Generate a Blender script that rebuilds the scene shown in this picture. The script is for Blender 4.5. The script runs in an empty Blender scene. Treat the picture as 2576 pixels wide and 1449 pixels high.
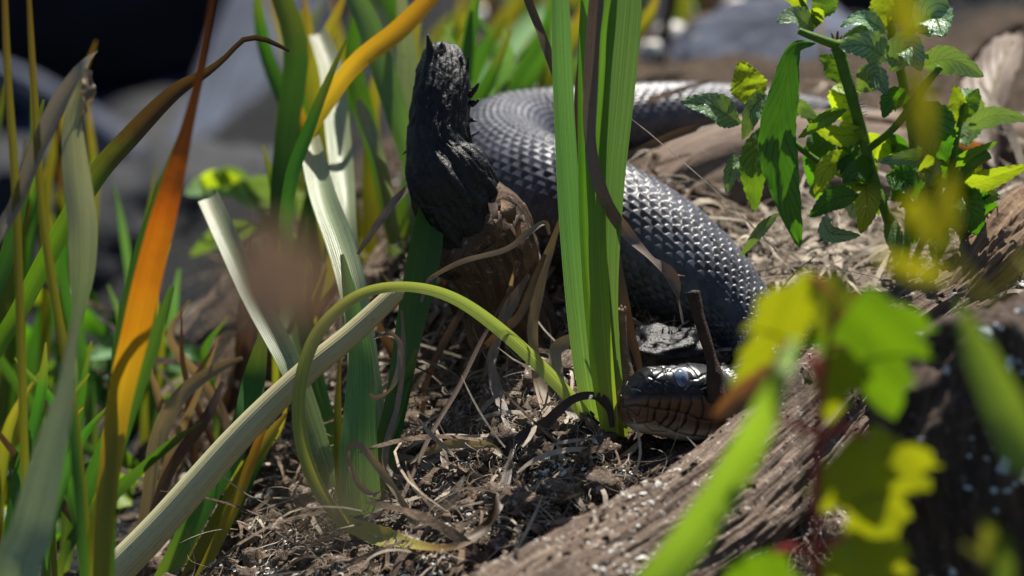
import bpy, math, random
import numpy as np
from math import radians, sin, cos, pi

# ------------------------------------------------------------------ camera, light, exposure
scene = bpy.context.scene
COL = scene.collection
rng = np.random.default_rng(7)
random.seed(7)

PITCH = radians(22.0)          # the photographer looks down on the bank
DIST = 3.0                     # metres to the snake's head (telephoto)
FW = 0.40                      # width of the view at that distance
S = FW / 2576.0                # metres per picture unit at the plane of focus
FWD = np.array([0, cos(PITCH), -sin(PITCH)])
UP = np.array([0, sin(PITCH), cos(PITCH)])
RT = np.array([1.0, 0, 0])
CAM = -FWD * DIST

cam_d = bpy.data.cameras.new('camera')
cam_d.sensor_width = 36.0
cam_d.lens = 36.0 * DIST / FW
cam_d.clip_start = 0.05
cam_d.clip_end = 500
cam_d.dof.use_dof = True
cam_d.dof.focus_distance = DIST + 0.004
cam_d.dof.aperture_fstop = 8.0
cam_d.dof.aperture_blades = 9
cam = bpy.data.objects.new('camera', cam_d)
COL.objects.link(cam)
cam.location = CAM
cam.rotation_euler = (pi / 2 - PITCH, 0, 0)
scene.camera = cam

SUN_EL, SUN_AZ = radians(52), radians(14)      # behind the snake, a little to the right
SUNV = np.array([sin(SUN_AZ) * cos(SUN_EL), cos(SUN_AZ) * cos(SUN_EL), sin(SUN_EL)])
world = bpy.data.worlds.new('World')
scene.world = world
world.use_nodes = True
wn = world.node_tree.nodes
sky = wn.new('ShaderNodeTexSky')
sky.sky_type = 'NISHITA'
sky.sun_disc = False
sky.sun_elevation = SUN_EL
sky.sun_rotation = SUN_AZ
world.node_tree.links.new(sky.outputs[0], wn['Background'].inputs[0])
wn['Background'].inputs[1].default_value = 0.05

sun_d = bpy.data.lights.new('sun', 'SUN')
sun_d.energy = 5.0
sun_d.angle = radians(0.53)
sun_d.color = (1.0, 0.95, 0.86)
sun = bpy.data.objects.new('sun', sun_d)
COL.objects.link(sun)
sun.location = (0.5, 2, 3)
from mathutils import Vector
sun.rotation_euler = Vector(tuple(SUNV)).to_track_quat('Z', 'Y').to_euler()

vs = scene.view_settings
vs.view_transform = 'Standard'
vs.look = 'None'
vs.gamma = 1.0
vs.exposure = 0.85
scene.cycles.use_denoising = True
scene.cycles.max_bounces = 8
scene.cycles.transparent_max_bounces = 8
scene.cycles.sample_clamp_indirect = 6
scene.cycles.use_adaptive_sampling = False

# ------------------------------------------------------------------ helpers
def P(x, y, d=0.0):
    """world point seen at picture place (x, y) of a 2576 wide view, d metres beyond the focus plane"""
    k = S * (1 + d / DIST)
    return CAM + FWD * (DIST + d) + RT * ((x - 1288) * k) + UP * ((724.5 - y) * k)

def proj(p):
    q = np.asarray(p) - CAM
    z = q @ FWD
    k = DIST / z / S
    return 1288 + (q @ RT) * k, 724.5 - (q @ UP) * k

def nrm(v):
    v = np.asarray(v, float)
    return v / (np.linalg.norm(v, axis=-1, keepdims=True) + 1e-12)

def vnoise(p, seed=0):
    p = np.asarray(p, float)
    i = np.floor(p).astype(np.int64)
    f = p - i
    f = f * f * (3 - 2 * f)
    out = 0
    for dx in (0, 1):
        wx = f[:, 0] if dx else 1 - f[:, 0]
        for dy in (0, 1):
            wy = f[:, 1] if dy else 1 - f[:, 1]
            for dz in (0, 1):
                wz = f[:, 2] if dz else 1 - f[:, 2]
                h = ((i[:, 0] + dx) * 374761393 + (i[:, 1] + dy) * 668265263
                     + (i[:, 2] + dz) * 1274126177 + seed * 974634777) & 0xffffffff
                h = ((h ^ (h >> 13)) * 1274126177) & 0xffffffff
                h = ((h ^ (h >> 16)) * 668265263) & 0xffffffff
                h = (h ^ (h >> 15)) & 0xffff
                out = out + wx * wy * wz * (h / 32767.5 - 1)
    return out

def fbm(p, octv=4, seed=0):
    p = np.asarray(p, float)
    a, s, t = 1.0, 1.0, 0
    for o in range(octv):
        t = t + a * vnoise(p * s + 17.3 * o, seed + o)
        a *= 0.5
        s *= 2.03
    return t

def spline(pts, n):
    """Catmull-Rom through rows of pts (any number of columns), n samples, even in arc length of cols 0..2"""
    p = np.asarray(pts, float)
    p = np.vstack([2 * p[0] - p[1], p, 2 * p[-1] - p[-2]])
    out = []
    for k in range(1, len(p) - 2):
        t = np.linspace(0, 1, 24, endpoint=False)[:, None]
        a, b, c, d = p[k - 1], p[k], p[k + 1], p[k + 2]
        out.append(0.5 * (2 * b + (c - a) * t + (2 * a - 5 * b + 4 * c - d) * t ** 2 + (3 * b - a - 3 * c + d) * t ** 3))
    out.append(p[-2][None])
    q = np.vstack(out)
    L = np.concatenate([[0], np.cumsum(np.linalg.norm(np.diff(q[:, :3], axis=0), axis=1))])
    u = np.linspace(0, L[-1], n)
    return np.stack([np.interp(u, L, q[:, c]) for c in range(q.shape[1])], 1)

def grid_faces(n, m, wrap=False):
    i = np.arange(n - 1)[:, None]
    j = np.arange(m if wrap else m - 1)[None]
    j2 = (j + 1) % m
    return np.stack([i * m + j, i * m + j2, (i + 1) * m + j2, (i + 1) * m + j], -1).reshape(-1, 4)

def link(o, parent=None):
    COL.objects.link(o)
    if parent is not None:
        o.parent = parent
    return o

def mesh_obj(name, v, f, mat, parent=None, uv=None, col=None, smooth=True, origin=None, tris=None):
    """one mesh object from world-space vertices; f quads (k,4) and/or tris (k,3)"""
    v = np.asarray(v, float)
    if parent is not None:
        org = np.array(parent['_o']) if '_o' in parent.keys() else np.zeros(3)
    else:
        if origin is None:
            origin = np.array([v[:, 0].mean(), v[:, 1].mean(), v[:, 2].min()])
        org = np.asarray(origin, float)
    me = bpy.data.meshes.new(name)
    loops, starts, n0 = [], [], 0
    for arr in (f, tris):
        if arr is None or len(arr) == 0:
            continue
        arr = np.asarray(arr, np.int32)
        loops.append(arr.ravel())
        starts.append(np.arange(len(arr)) * arr.shape[1] + n0)
        n0 += arr.size
    loops = np.concatenate(loops)
    starts = np.concatenate(starts)
    me.vertices.add(len(v))
    me.vertices.foreach_set('co', (v - org).astype(np.float32).ravel())
    me.loops.add(len(loops))
    me.loops.foreach_set('vertex_index', loops.astype(np.int32))
    me.polygons.add(len(starts))
    me.polygons.foreach_set('loop_start', starts.astype(np.int32))
    me.update(calc_edges=True)
    me.polygons.foreach_set('use_smooth', np.full(len(starts), smooth))
    if uv is not None:
        l = me.uv_layers.new(name='UVMap')
        l.data.foreach_set('uv', np.asarray(uv, np.float32)[loops].ravel())
    if col is not None:
        a = me.color_attributes.new('Col', 'FLOAT_COLOR', 'POINT')
        c = np.ones((len(v), 4), np.float32)
        c[:, :col.shape[1]] = col
        a.data.foreach_set('color', c.ravel())
    me.validate()
    me.materials.append(mat)
    o = bpy.data.objects.new(name, me)
    link(o, parent)
    if parent is None:
        o.location = org
        o['_o'] = list(org)
    else:
        o['_o'] = list(org)      # children keep their parent's origin
    return o

def tag(o, label=None, cat=None, group=None, kind=None):
    if label: o['label'] = label
    if cat: o['category'] = cat
    if group: o['group'] = group
    if kind: o['kind'] = kind
    return o

def thing(name, label, cat, loc, group=None):
    o = bpy.data.objects.new(name, None)
    o.empty_display_size = 0.02
    link(o)
    o.location = loc
    o['_o'] = [float(a) for a in loc]
    return tag(o, label, cat, group)

# ------------------------------------------------------------------ materials
def lin(h):
    h = h.lstrip('#')
    c = [int(h[i:i + 2], 16) / 255 for i in (0, 2, 4)]
    return tuple(((a + 0.055) / 1.055) ** 2.4 if a > 0.04045 else a / 12.92 for a in c) + (1,)

class M:
    def __init__(s, name):
        s.m = bpy.data.materials.new(name)
        s.m.use_nodes = True
        s.t = s.m.node_tree
        s.n = s.t.nodes
        s.b = s.n['Principled BSDF']
        s.out = s.n['Material Output']
    def new(s, t, **kw):
        n = s.n.new(t)
        for k, v in kw.items():
            if hasattr(n, k) and k not in n.inputs.keys():
                setattr(n, k, v)
            else:
                n.inputs[k].default_value = v
        return n
    def l(s, a, b):
        s.t.links.new(a, b)
    def math(s, op, a, b=0.5):
        n = s.n.new('ShaderNodeMath')
        n.operation = op
        for k, x in enumerate((a, b)):
            if isinstance(x, (int, float)):
                n.inputs[k].default_value = x
            else:
                s.l(x, n.inputs[k])
        return n.outputs[0]
    def ramp(s, fac, stops):
        n = s.n.new('ShaderNodeValToRGB')
        r = n.color_ramp
        while len(r.elements) < len(stops):
            r.elements.new(0.5)
        for e, (p, c) in zip(r.elements, stops):
            e.position = p
            e.color = c if len(c) == 4 else tuple(c) + (1,)
        s.l(fac, n.inputs[0])
        return n.outputs[0]
    def mix(s, fac, a, b, mode='MIX'):
        n = s.n.new('ShaderNodeMix')
        n.data_type = 'RGBA'
        n.blend_type = mode
        for x, k in ((fac, 0), (a, 6), (b, 7)):
            if isinstance(x, (int, float)):
                n.inputs[k].default_value = x
            elif isinstance(x, tuple):
                n.inputs[k].default_value = x
            else:
                s.l(x, n.inputs[k])
        return n.outputs[2]
    def noise(s, scale, detail=5, vec=None, rough=0.6, kind='ShaderNodeTexNoise'):
        n = s.n.new(kind)
        n.inputs['Scale'].default_value = scale
        if 'Detail' in n.inputs: n.inputs['Detail'].default_value = detail
        if 'Roughness' in n.inputs: n.inputs['Roughness'].default_value = rough
        if vec is not None: s.l(vec, n.inputs['Vector'])
        return n
    def coord(s, which='Object'):
        return s.n.new('ShaderNodeTexCoord').outputs[which]
    def scaled(s, vec, sc):
        n = s.n.new('ShaderNodeMapping')
        n.inputs['Scale'].default_value = sc
        s.l(vec, n.inputs['Vector'])
        return n.outputs[0]
    def bump(s, h, strength=0.5, dist=0.001):
        n = s.n.new('ShaderNodeBump')
        n.inputs['Strength'].default_value = strength
        n.inputs['Distance'].default_value = dist
        s.l(h, n.inputs['Height'])
        s.l(n.outputs[0], s.b.inputs['Normal'])
        return n.outputs[0]

def blade_mat(name, stops, trans=0.45, rough=0.42, tcol=(1.0, 1.0, 0.55), spots=0.0, vein=0.5, spec=0.5):
    """grass blade: colour runs base (0) to tip (1); fine ribs; light shines through"""
    k = M(name)
    uv = k.n.new('ShaderNodeUVMap').outputs[0]
    sep = k.n.new('ShaderNodeSeparateXYZ')
    k.l(uv, sep.inputs[0])
    obj = k.coord('Object')
    n1 = k.noise(45, 3, obj).outputs[0]
    fac = k.math('ADD', sep.outputs[1], k.math('MULTIPLY', k.math('SUBTRACT', n1, 0.5), 0.16))
    c = k.ramp(fac, [(p, lin(h)) for p, h in stops])
    fib = k.noise(1.0, 4, k.scaled(uv, (34, 2.2, 1))).outputs[0]
    c = k.mix(0.75 * vein, c, k.ramp(fib, [(0.3, (0.45, 0.45, 0.42)), (0.7, (1.25, 1.25, 1.25))]), 'MULTIPLY')
    mid = k.math('ABSOLUTE', k.math('SUBTRACT', sep.outputs[0], 0.5))
    c = k.mix(0.5, c, k.ramp(mid, [(0.0, (1.3, 1.3, 1.1)), (0.06, (1, 1, 1)), (0.46, (1, 1, 1)), (0.5, (1.4, 1.35, 1.2))]), 'MULTIPLY')
    if spots:
        sp = k.noise(420, 3, obj).outputs[0]
        c = k.mix(k.math('MULTIPLY', k.ramp(sp, [(0.6, (0, 0, 0)), (0.72, (1, 1, 1))]), spots), c, (0.045, 0.03, 0.022, 1))
    oi = k.n.new('ShaderNodeObjectInfo')
    hs = k.n.new('ShaderNodeHueSaturation')
    k.l(k.math('ADD', k.math('MULTIPLY', oi.outputs['Random'], 0.03), 0.485), hs.inputs['Hue'])
    k.l(k.math('ADD', k.math('MULTIPLY', oi.outputs['Random'], 0.35), 0.82), hs.inputs['Value'])
    k.l(c, hs.inputs['Color'])
    c = hs.outputs[0]
    k.l(c, k.b.inputs['Base Color'])
    k.b.inputs['Roughness'].default_value = rough
    k.b.inputs['Specular IOR Level'].default_value = spec
    w = k.n.new('ShaderNodeTexWave')
    w.inputs['Scale'].default_value = 1.0
    w.inputs['Distortion'].default_value = 0.6
    k.l(k.scaled(uv, (4.5, 0.02, 1)), w.inputs['Vector'])
    nb = k.bump(k.math('ADD', w.outputs[1], k.math('MULTIPLY', fib, 1.2)), 0.35, 0.0004)
    if trans > 0:
        tr = k.n.new('ShaderNodeBsdfTranslucent')
        k.l(k.mix(1.0, c, tuple(tcol) + (1,), 'MULTIPLY'), tr.inputs[0])
        k.l(nb, tr.inputs['Normal'])
        mx = k.n.new('ShaderNodeMixShader')
        mx.inputs[0].default_value = trans
        k.l(k.b.outputs[0], mx.inputs[1])
        k.l(tr.outputs[0], mx.inputs[2])
        k.l(mx.outputs[0], k.out.inputs[0])
    return k.m

def leaf_mat(name, c1, c2, tcol, trans=0.5, rough=0.5, spots=0.0, quilt=1.0):
    k = M(name)
    uv = k.n.new('ShaderNodeUVMap').outputs[0]
    sep = k.n.new('ShaderNodeSeparateXYZ')
    k.l(uv, sep.inputs[0])
    obj = k.coord('Object')
    au = k.math('ABSOLUTE', k.math('SUBTRACT', sep.outputs[0], 0.5))
    ph = k.math('SUBTRACT', k.math('MULTIPLY', sep.outputs[1], 9.0), k.math('MULTIPLY', au, 5.0))
    fr = k.math('ABSOLUTE', k.math('SUBTRACT', k.math('FRACT', ph), 0.5))
    side = k.ramp(fr, [(0.0, (1, 1, 1)), (0.09, (0.0, 0.0, 0.0))])
    mid = k.ramp(au, [(0.0, (1, 1, 1)), (0.035, (0, 0, 0))])
    vein = k.math('MAXIMUM', side, mid)
    n1 = k.noise(60, 4, obj).outputs[0]
    c = k.mix(k.ramp(n1, [(0.35, (0, 0, 0)), (0.65, (1, 1, 1))]), lin(c1), lin(c2))
    oi = k.n.new('ShaderNodeObjectInfo')
    hs = k.n.new('ShaderNodeHueSaturation')
    k.l(k.math('ADD', k.math('MULTIPLY', oi.outputs['Random'], 0.03), 0.485), hs.inputs['Hue'])
    k.l(k.math('ADD', k.math('MULTIPLY', oi.outputs['Random'], 0.4), 0.8), hs.inputs['Value'])
    k.l(c, hs.inputs['Color'])
    c = hs.outputs[0]
    c = k.mix(k.math('MULTIPLY', side, 0.3), c, lin('#1c3a14'))
    c = k.mix(k.math('MULTIPLY', mid, 0.4), c, lin('#a9b85a'))
    if spots:
        sp = k.noise(200, 4, obj).outputs[0]
        c = k.mix(k.math('MULTIPLY', k.ramp(sp, [(0.62, (0, 0, 0)), (0.7, (1, 1, 1))]), spots), c, lin('#4a2c14'))
    k.l(c, k.b.inputs['Base Color'])
    k.b.inputs['Roughness'].default_value = rough
    nb = k.bump(k.math('SUBTRACT', k.math('MULTIPLY', k.noise(700, 2, obj).outputs[0], 0.35), k.math('MULTIPLY', vein, quilt)), 0.9, 0.0011)
    tr = k.n.new('ShaderNodeBsdfTranslucent')
    tc = k.mix(k.math('MULTIPLY', vein, 0.3), lin(tcol), lin('#5a7a10'))
    k.l(tc, tr.inputs[0])
    mx = k.n.new('ShaderNodeMixShader')
    mx.inputs[0].default_value = trans
    k.l(k.b.outputs[0], mx.inputs[1])
    k.l(tr.outputs[0], mx.inputs[2])
    k.l(mx.outputs[0], k.out.inputs[0])
    return k.m

def wood_mat(name, c1, c2, c3, uvs=(40, 3, 1), fine=(160, 8, 1), rough=0.85, bump=0.7, speck=0.0, bd=0.0015):
    k = M(name)
    uv = k.n.new('ShaderNodeUVMap').outputs[0]
    obj = k.coord('Object')
    a = k.noise(1, 5, k.scaled(uv, uvs)).outputs[0]
    b = k.noise(1, 4, k.scaled(uv, fine)).outputs[0]
    big = k.noise(22, 4, obj).outputs[0]
    f = k.math('ADD', k.math('MULTIPLY', a, 0.6), k.math('MULTIPLY', b, 0.4))
    c = k.ramp(f, [(0.28, lin(c1)), (0.5, lin(c2)), (0.72, lin(c3))])
    c = k.mix(0.7, c, k.ramp(big, [(0.3, (0.5, 0.48, 0.46)), (0.7, (1.25, 1.22, 1.18))]), 'MULTIPLY')
    if speck:
        sp = k.noise(260, 5, obj, 0.7).outputs[0]
        c = k.mix(k.math('MULTIPLY', k.ramp(sp, [(0.58, (0, 0, 0)), (0.66, (1, 1, 1))]), speck), c, lin('#cfc9be'))
    k.l(c, k.b.inputs['Base Color'])
    k.b.inputs['Roughness'].default_value = rough
    k.b.inputs['Specular IOR Level'].default_value = 0.25
    k.bump(k.math('ADD', f, k.math('MULTIPLY', k.noise(400, 4, obj).outputs[0], 0.4)), bump, bd)
    return k.m

def plain_mat(name, c1, c2, scale=60, rough=0.8, bump=0.4, bd=0.001, spec=0.3, trans=0.0):
    k = M(name)
    obj = k.coord('Object')
    n = k.noise(scale, 6, obj).outputs[0]
    c = k.ramp(n, [(0.32, lin(c1)), (0.68, lin(c2))])
    k.l(c, k.b.inputs['Base Color'])
    k.b.inputs['Roughness'].default_value = rough
    k.b.inputs['Specular IOR Level'].default_value = spec
    k.bump(k.noise(scale * 6, 5, obj).outputs[0], bump, bd)
    if trans:
        tr = k.n.new('ShaderNodeBsdfTranslucent')
        k.l(c, tr.inputs[0])
        mx = k.n.new('ShaderNodeMixShader')
        mx.inputs[0].default_value = trans
        k.l(k.b.outputs[0], mx.inputs[1])
        k.l(tr.outputs[0], mx.inputs[2])
        k.l(mx.outputs[0], k.out.inputs[0])
    return k.m

MAT = {
 'glauc': blade_mat('blade_green_waxy', [(0, '#a9bf5c'), (0.12, '#86a85c'), (0.4, '#6d9a5a'), (1, '#779c60')], 0.36, 0.36, (0.95, 1.0, 0.5), vein=0.9, spots=0.08),
 'bright': blade_mat('blade_green_bright', [(0, '#c4cf5a'), (0.15, '#9bbf4a'), (0.5, '#6a9a40'), (1, '#6c9844')], 0.46, 0.36, (0.9, 1.0, 0.36), vein=0.9, spots=0.08),
 'deep': blade_mat('blade_green_deep', [(0, '#8b9a48'), (0.3, '#4f7a36'), (0.8, '#42702f'), (1, '#7a7a3a')], 0.45, 0.4, (1.0, 1.0, 0.35)),
 'olive': blade_mat('blade_olive', [(0, '#8f8a3a'), (0.4, '#79812f'), (0.8, '#8d8a3c'), (1, '#8b6f3c')], 0.5, 0.42, (1.0, 0.95, 0.3)),
 'fresh': blade_mat('blade_fresh', [(0, '#8aa23c'), (0.5, '#90ac42'), (1, '#86a040')], 0.42, 0.45, (1.0, 1.0, 0.35)),
 'arch': blade_mat('blade_arching', [(0, '#b3c46c'), (0.3, '#a6b868'), (0.55, '#b0b468'), (0.8, '#a4ac52'), (1, '#b0aa58')], 0.34, 0.28, (1.0, 1.0, 0.5), vein=1.3, spots=0.12),
 'archend': blade_mat('blade_arching_end', [(0, '#b8b268'), (0.25, '#a9a04a'), (0.4, '#7d5f32'), (0.6, '#4d3a2b'), (1, '#3b2d24')], 0.25, 0.45, (1.0, 0.8, 0.3), spots=0.4),
 'pale': blade_mat('blade_pale_dry', [(0, '#7f9468'), (0.4, '#93a17a'), (0.8, '#98a27e'), (1, '#a3a284')], 0.25, 0.4, (0.95, 1.0, 0.6), vein=1.1, spots=0.3),
 'stalk': blade_mat('stalk_pale', [(0, '#b9b78c'), (0.6, '#bdb98e'), (1, '#b3ab80')], 0.0, 0.5, spots=0.25, vein=0.6),
 'orange': blade_mat('blade_orange', [(0, '#7f8a30'), (0.3, '#9c9c32'), (0.48, '#b9a230'), (0.6, '#c48a26'), (0.69, '#a55f20'), (0.77, '#4a2e20'), (1, '#2b1d1a')], 0.5, 0.45, (1.0, 0.75, 0.25)),
 'ygold': blade_mat('blade_gold', [(0, '#8a9a3a'), (0.5, '#b0a63a'), (0.75, '#c9a03a'), (1, '#b9762c')], 0.5, 0.4, (1.0, 0.85, 0.3)),
 'tip': blade_mat('blade_brown_tip', [(0, '#6d8a2c'), (0.6, '#6f9a2a'), (0.7, '#6a7c2e'), (0.78, '#5d4430'), (1, '#3a2a24')], 0.5, 0.42, (1.0, 1.0, 0.3)),
 'dead': blade_mat('blade_dead_brown', [(0, '#5d4636'), (0.5, '#6a523f'), (1, '#56402f')], 0.16, 0.5, (1.0, 0.8, 0.5), spots=0.5, vein=0.9),
 'deadgrey': blade_mat('blade_dead_grey', [(0, '#7a6a5c'), (0.5, '#8c8076'), (1, '#77685a')], 0.14, 0.45, (1.0, 0.85, 0.6), spots=0.5, vein=0.9),
 'dark': blade_mat('blade_dead_dark', [(0, '#33261f'), (0.5, '#40302a'), (1, '#2c211c')], 0.08, 0.45, (1, .8, .5), spots=0.3, vein=0.8),
 'straw': blade_mat('blade_straw', [(0, '#8d7a5c'), (0.5, '#a59475'), (1, '#94806a')], 0.25, 0.5, (1.0, 0.85, 0.5), spots=0.3, vein=0.8),
 'foldtan': blade_mat('blade_folded_tan', [(0, '#6f5a40'), (0.6, '#8a7a64'), (1, '#a0968a')], 0.3, 0.45, (1.0, 0.9, 0.6), vein=0.7),
 'foldpale': blade_mat('blade_folded_pale', [(0, '#a9a182'), (0.5, '#a6a684'), (1, '#7f9660')], 0.35, 0.45, (1.0, 1.0, 0.6), vein=0.7),
 'mint': leaf_mat('leaf_mint', '#456f3a', '#5a8648', '#7fa81c', 0.4, 0.45),
 'mintdark': leaf_mat('leaf_mint_dark', '#2e5d24', '#3d6f2c', '#5a9614', 0.42, 0.45, spots=0.2),
 'mintgrey': leaf_mat('leaf_mint_grey', '#6f9468', '#8aaa80', '#90ae3a', 0.22, 0.36),
 'mintyel': leaf_mat('leaf_mint_yellow', '#7f9e2c', '#96b038', '#a9be1e', 0.55, 0.5),
 'maple': leaf_mat('leaf_maple', '#7d8c26', '#98a230', '#94980e', 0.48, 0.5, spots=0.35, quilt=0.6),
 'maplegreen': leaf_mat('leaf_maple_green', '#4c7a1e', '#628c26', '#66880c', 0.45, 0.5, spots=0.15, quilt=0.6),
 'fgyel': leaf_mat('leaf_front_yellow', '#8f8a1e', '#a39c24', '#b8b014', 0.5, 0.55),
 'deadleaf': leaf_mat('leaf_dead_grey', '#83746a', '#9a8b80', '#a8805a', 0.25, 0.6, spots=0.3),
 'deadbrown': leaf_mat('leaf_dead_brown', '#6e5240', '#84664e', '#b07038', 0.3, 0.6, spots=0.3),
 'mintstem': plain_mat('stem_green', '#4d7022', '#6b8f30', 120, 0.5, 0.3, trans=0.25),
 'redstem': plain_mat('stem_red', '#7a2a26', '#a03c34', 60, 0.5, 0.2, trans=0.2),
 'pinkstem': plain_mat('petiole_pink', '#c04a4a', '#d8655c', 60, 0.5, 0.2, trans=0.35),
 'twig': plain_mat('twig_brown', '#2c1f19', '#4b372b', 150, 0.7, 0.6),
 'twigpale': plain_mat('twig_pale', '#5a4735', '#806a50', 200, 0.7, 0.5),
 'char': plain_mat('charred_wood', '#060607', '#121114', 90, 0.42, 0.7, 0.0012, 0.4),
 'log': wood_mat('weathered_wood', '#2a221d', '#6b5b4f', '#a39282', (22, 5, 1), (120, 16, 1), speck=0.65, bump=1.0, bd=0.003),
 'logdark': wood_mat('dark_wood', '#221b18', '#43362e', '#6a574a', (14, 6, 1), (70, 14, 1), speck=0.15),
 'logtan': wood_mat('tan_wood', '#4a3c33', '#75655a', '#978678', (14, 3, 1), (90, 6, 1), speck=0.1, bump=0.4),
 'fibre': wood_mat('fibrous_root', '#3a2c22', '#7d6650', '#b39c80', (26, 3, 1), (110, 5, 1), bump=1.0),
 'stump': wood_mat('stump_bark', '#2c221d', '#5a473b', '#84705f', (26, 4, 1), (120, 14, 1), speck=0.3, bump=0.9),
 'stumprim': plain_mat('stump_bark_rim', '#4a382a', '#7d6450', 120, 0.8, 0.7),
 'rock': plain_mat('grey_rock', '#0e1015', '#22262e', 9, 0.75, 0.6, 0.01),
 'rockblue': wood_mat('driftwood_grey', '#282d38', '#4a5162', '#757e92', (9, 2, 1), (40, 5, 1), bump=0.6, bd=0.006),
 'glint_pebble': plain_mat('pale_glint_pebble', '#a8a29a', '#d6d2ca', 30, 0.4, 0.2),
 'flake': plain_mat('white_flake', '#aaa69e', '#dcd8d0', 300, 0.7, 0.3),
 'clod': wood_mat('rotten_wood', '#241c17', '#5e4f43', '#978676', (6, 6, 1), (20, 20, 1), speck=0.9, bump=1.0),
 'chip': plain_mat('bark_chip', '#2e241d', '#826c58', 160, 0.85, 0.6),
 'strand': plain_mat('root_fibre', '#66584a', '#b6a894', 90, 0.7, 0.2),
 'lichen': plain_mat('lichen_spot', '#9aa0a4', '#cdd2d4', 200, 0.85, 0.4),
}

# ------------------------------------------------------------------ shape builders
def ribbon(pts, n=28, cols=5, camber=0.12, fold=0.0, wob=0.0, seed=0, cut=False):
    """pts rows (x, y, d, width, twist_deg): a grass blade through picture places; returns v, f, uv"""
    rows = []
    for r in pts:
        r = list(r) + [0] * (5 - len(r))
        p = P(r[0], r[1], r[2])
        k = S * (1 + r[2] / DIST)
        rows.append([*p, r[3] * k, radians(r[4])])
    return ribbon_w(rows, n, cols, camber, fold, wob, seed, cut)

def ribbon_w(rows, n=28, cols=5, camber=0.12, fold=0.0, wob=0.0, seed=0, cut=False):
    q = spline(rows, n)
    c, w, tw = q[:, :3], q[:, 3], q[:, 4]
    s = np.linspace(0, 1, n)
    if wob:
        nz = vnoise(np.stack([s * 9, s * 0 + seed, s * 0], 1), 3)
        nz2 = vnoise(np.stack([s * 14, s * 0 + seed + 9.1, s * 0], 1), 5)
        tw = tw + wob * nz * 1.6
        w = w * (1 + 0.35 * wob * nz2)
    T = nrm(np.gradient(c, axis=0))
    view = nrm(CAM - c)
    W = nrm(np.cross(T, view))
    N = np.cross(W, T)
    W2 = W * np.cos(tw)[:, None] + N * np.sin(tw)[:, None]
    N2 = -W * np.sin(tw)[:, None] + N * np.cos(tw)[:, None]
    u = np.linspace(0, 1, cols)
    off = (u - 0.5)
    cam = camber * (4 * off ** 2) + fold * np.abs(off) * 2
    v = c[:, None] + W2[:, None] * (off[None, :, None] * w[:, None, None]) + N2[:, None] * (cam[None, :, None] * w[:, None, None])
    if cut:      # ragged cut end
        v[-1] += T[-1] * (rng.uniform(-0.12, 0.12, cols) * w[-1])[:, None]
    uv = np.stack(np.broadcast_arrays(u[None, :], s[:, None]), -1).reshape(-1, 2)
    return v.reshape(-1, 3), grid_faces(n, cols), uv

def tube_w(rows, n=40, m=14, noise=0.0, nscale=60, seed=0, uvrep=1.0, stretch=None, cap=True, ridge=0.0):
    """rows (x,y,z,r) in world: a tapering limb; noise displaces it"""
    q = spline(rows, n)
    c, r = q[:, :3], q[:, 3]
    T = nrm(np.gradient(c, axis=0))
    U = np.array([0.13, -0.2, 0.97]) if abs(T[0, 2]) < 0.9 else np.array([0.2, -0.97, 0.1])
    A = nrm(U - (T @ U)[:, None] * T)
    B = np.cross(T, A)
    th = np.linspace(0, 2 * pi, m, endpoint=False)
    dirs = A[:, None] * np.cos(th)[None, :, None] + B[:, None] * np.sin(th)[None, :, None]
    R = np.broadcast_to(r[:, None], (n, m)).copy()
    L = np.concatenate([[0], np.cumsum(np.linalg.norm(np.diff(c, axis=0), axis=1))])
    if noise:
        if stretch:      # ridges that run along the limb
            pp = np.stack(np.broadcast_arrays(np.cos(th)[None] * stretch, np.sin(th)[None] * stretch, (L * nscale)[:, None]), -1).reshape(-1, 3)
            pp = pp + 0.7 * vnoise(pp * 0.4, 91)[:, None]
        else:
            pp = (c[:, None] + dirs * r[:, None, None]).reshape(-1, 3) * nscale
        R = R * (1 + noise * fbm(pp + seed * 7.7, 4, seed).reshape(n, m))
        if ridge:      # split, cracked grain
            pr = pp * np.array([2.6, 2.6, 1.3]) + seed
            R = R * (1 - ridge * np.clip(.32 - np.abs(fbm(pr, 3, seed + 40)), 0, 1).reshape(n, m) * 3 + ridge * .5 * fbm(pr * 3.1, 3, seed + 60).reshape(n, m))
    v = (c[:, None] + dirs * R[:, :, None])
    v = v.reshape(-1, 3)
    f = grid_faces(n, m, True)
    uv = np.stack(np.broadcast_arrays(np.abs(th / pi - 1)[None, :] * uvrep, (L / max(L[-1], 1e-6))[:, None]), -1).reshape(-1, 2)
    tris = None
    if cap:
        v = np.vstack([v, c[0] - T[0] * r[0] * 0.25, c[-1] + T[-1] * r[-1] * 0.25])
        uv = np.vstack([uv, [0.5, 0], [0.5, 1]])
        j = np.arange(m)
        a = np.stack([np.full(m, n * m), (j + 1) % m, j], 1)
        b = np.stack([np.full(m, n * m + 1), (n - 1) * m + j, (n - 1) * m + (j + 1) % m], 1)
        tris = np.vstack([a, b])
    return v, f, uv, tris

def tube(pts, **kw):
    return tube_w([[*P(r[0], r[1], r[2]), r[3] * S * (1 + r[2] / DIST)] for r in pts], **kw)

def add_tube(name, pts, mat, parent=None, **kw):
    v, f, uv, tr = tube(pts, **kw)
    return mesh_obj(name, v, f, MAT[mat], parent, uv, tris=tr)

def add_blade(name, pts, mat, parent=None, **kw):
    v, f, uv = ribbon(pts, **kw)
    return mesh_obj(name, v, f, MAT[mat], parent, uv, origin=v[:5].mean(0))

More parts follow.
